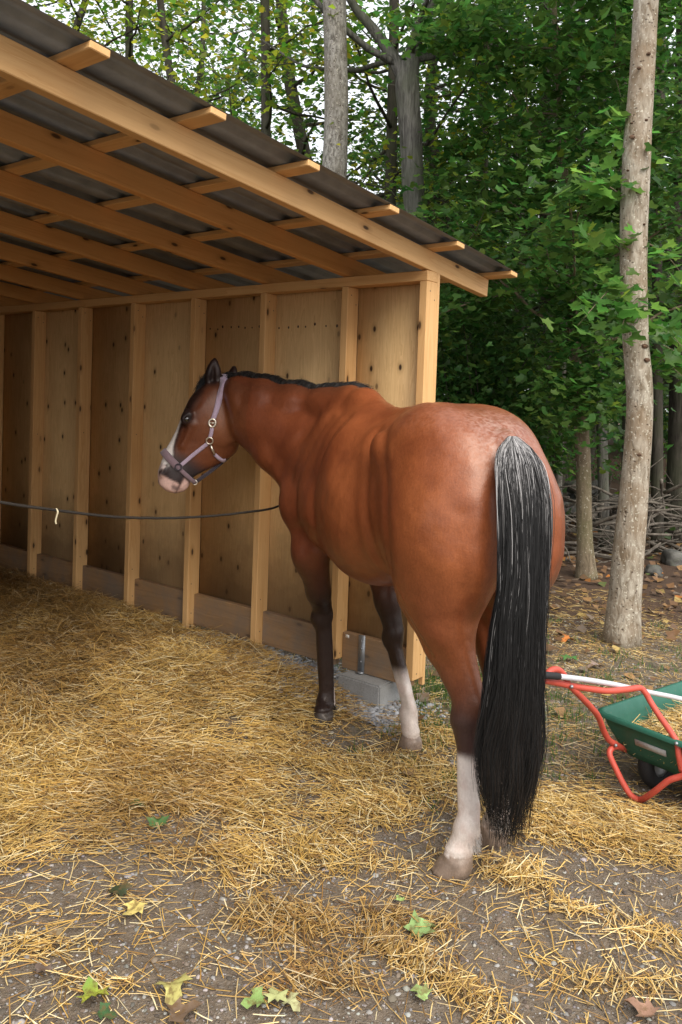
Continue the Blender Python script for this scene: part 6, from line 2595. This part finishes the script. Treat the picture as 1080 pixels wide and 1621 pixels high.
# tufts of grass and weeds
def tufts(spots_, name, lab, lo, hi, col1):
    V_, F_, C_, off_ = [], [], [], 0
    for (x, y, nb, rad) in spots_:
        p = np.stack([rng.normal(x, rad, nb), rng.normal(y, rad, nb)], -1)
        z = ground_h(p)
        L = rng.uniform(lo, hi, nb)
        az = rng.uniform(0, 6.28, nb)
        ln = rng.uniform(0.1, 0.9, nb)
        w_ = rng.uniform(0.0015, 0.0035, nb)
        d = np.stack([np.cos(az), np.sin(az)], -1)
        s_ = np.stack([-np.sin(az), np.cos(az), np.zeros(nb)], -1)
        r = []
        for u_ in (0, 0.5, 1.0):
            c = np.concatenate([p + d * (L * ln * u_ ** 1.6)[:, None], (z + L * (u_ - 0.35 * ln * u_ * u_))[:, None]], -1)
            ww = (w_ * (1 - 0.85 * u_))[:, None]
            r += [c - s_ * ww, c + s_ * ww]
        V = np.stack(r, 1).reshape(-1, 3)
        F = (np.arange(nb)[:, None, None] * 6 + np.array([[0, 1, 3, 2], [2, 3, 5, 4]])[None]).reshape(-1, 4)
        V_.append(V)
        F_.append(F + off_)
        C_.append(np.repeat(np.array(col1) * rng.uniform(0.6, 1.4, (nb, 1)), 6, 0))
        off_ += len(V)
    o = bpy.data.objects.new(name, make_mesh(name, np.concatenate(V_), np.concatenate(F_), M['leaf'], False, np.concatenate(C_)))
    COL.objects.link(o)
    tag(o, lab, 'grass', kind='stuff')


sp = []
for i in range(240):
    x, y = rng.normal(0.72, 0.35), rng.normal(4.35, 0.45)
    s_, t_ = shed_st(np.array([[x, y]]))
    if not (s_[0] > -0.5 and t_[0] > -0.13):
        sp.append((x, y, 16, 0.03))
for i in range(190):
    sp.append((rng.uniform(0.4, 3.2), rng.uniform(3.9, 6.2), 12, 0.03))
tufts(sp, 'grass', 'sparse green grass behind the shelter corner', 0.02, 0.07, (0.07, 0.13, 0.03))
# thin scattered short straw on the bare soil further back
P, d = scatter_straw(15000, (0.2, 4.0), (3.4, 7.0), lambda P: 0.5 + 0.4 * vnoise(P, 1.2, 77), 0.02)
si, ti = shed_st(P)
P = P[~((si > -0.45) & (ti > -0.15))]
n = len(P)
V, F, C = stalks(np.concatenate([P, (ground_h(P) + 0.006 + 0.01 * rng.random(n))[:, None]], -1), rng.uniform(0.015, 0.07, n), rng.uniform(0.0015, 0.0035, n), rng.uniform(0, 3.14, n),
                 rng.normal(0, 0.12, n), rng.normal(0, 0.4, n), straw_colors(n) * 0.6)
o = bpy.data.objects.new('chaff', make_mesh('chaff', V, F, M['straw'], False, C))
COL.objects.link(o)
tag(o, 'thin short chaff scattered on the soil behind the horse', 'straw', kind='stuff')
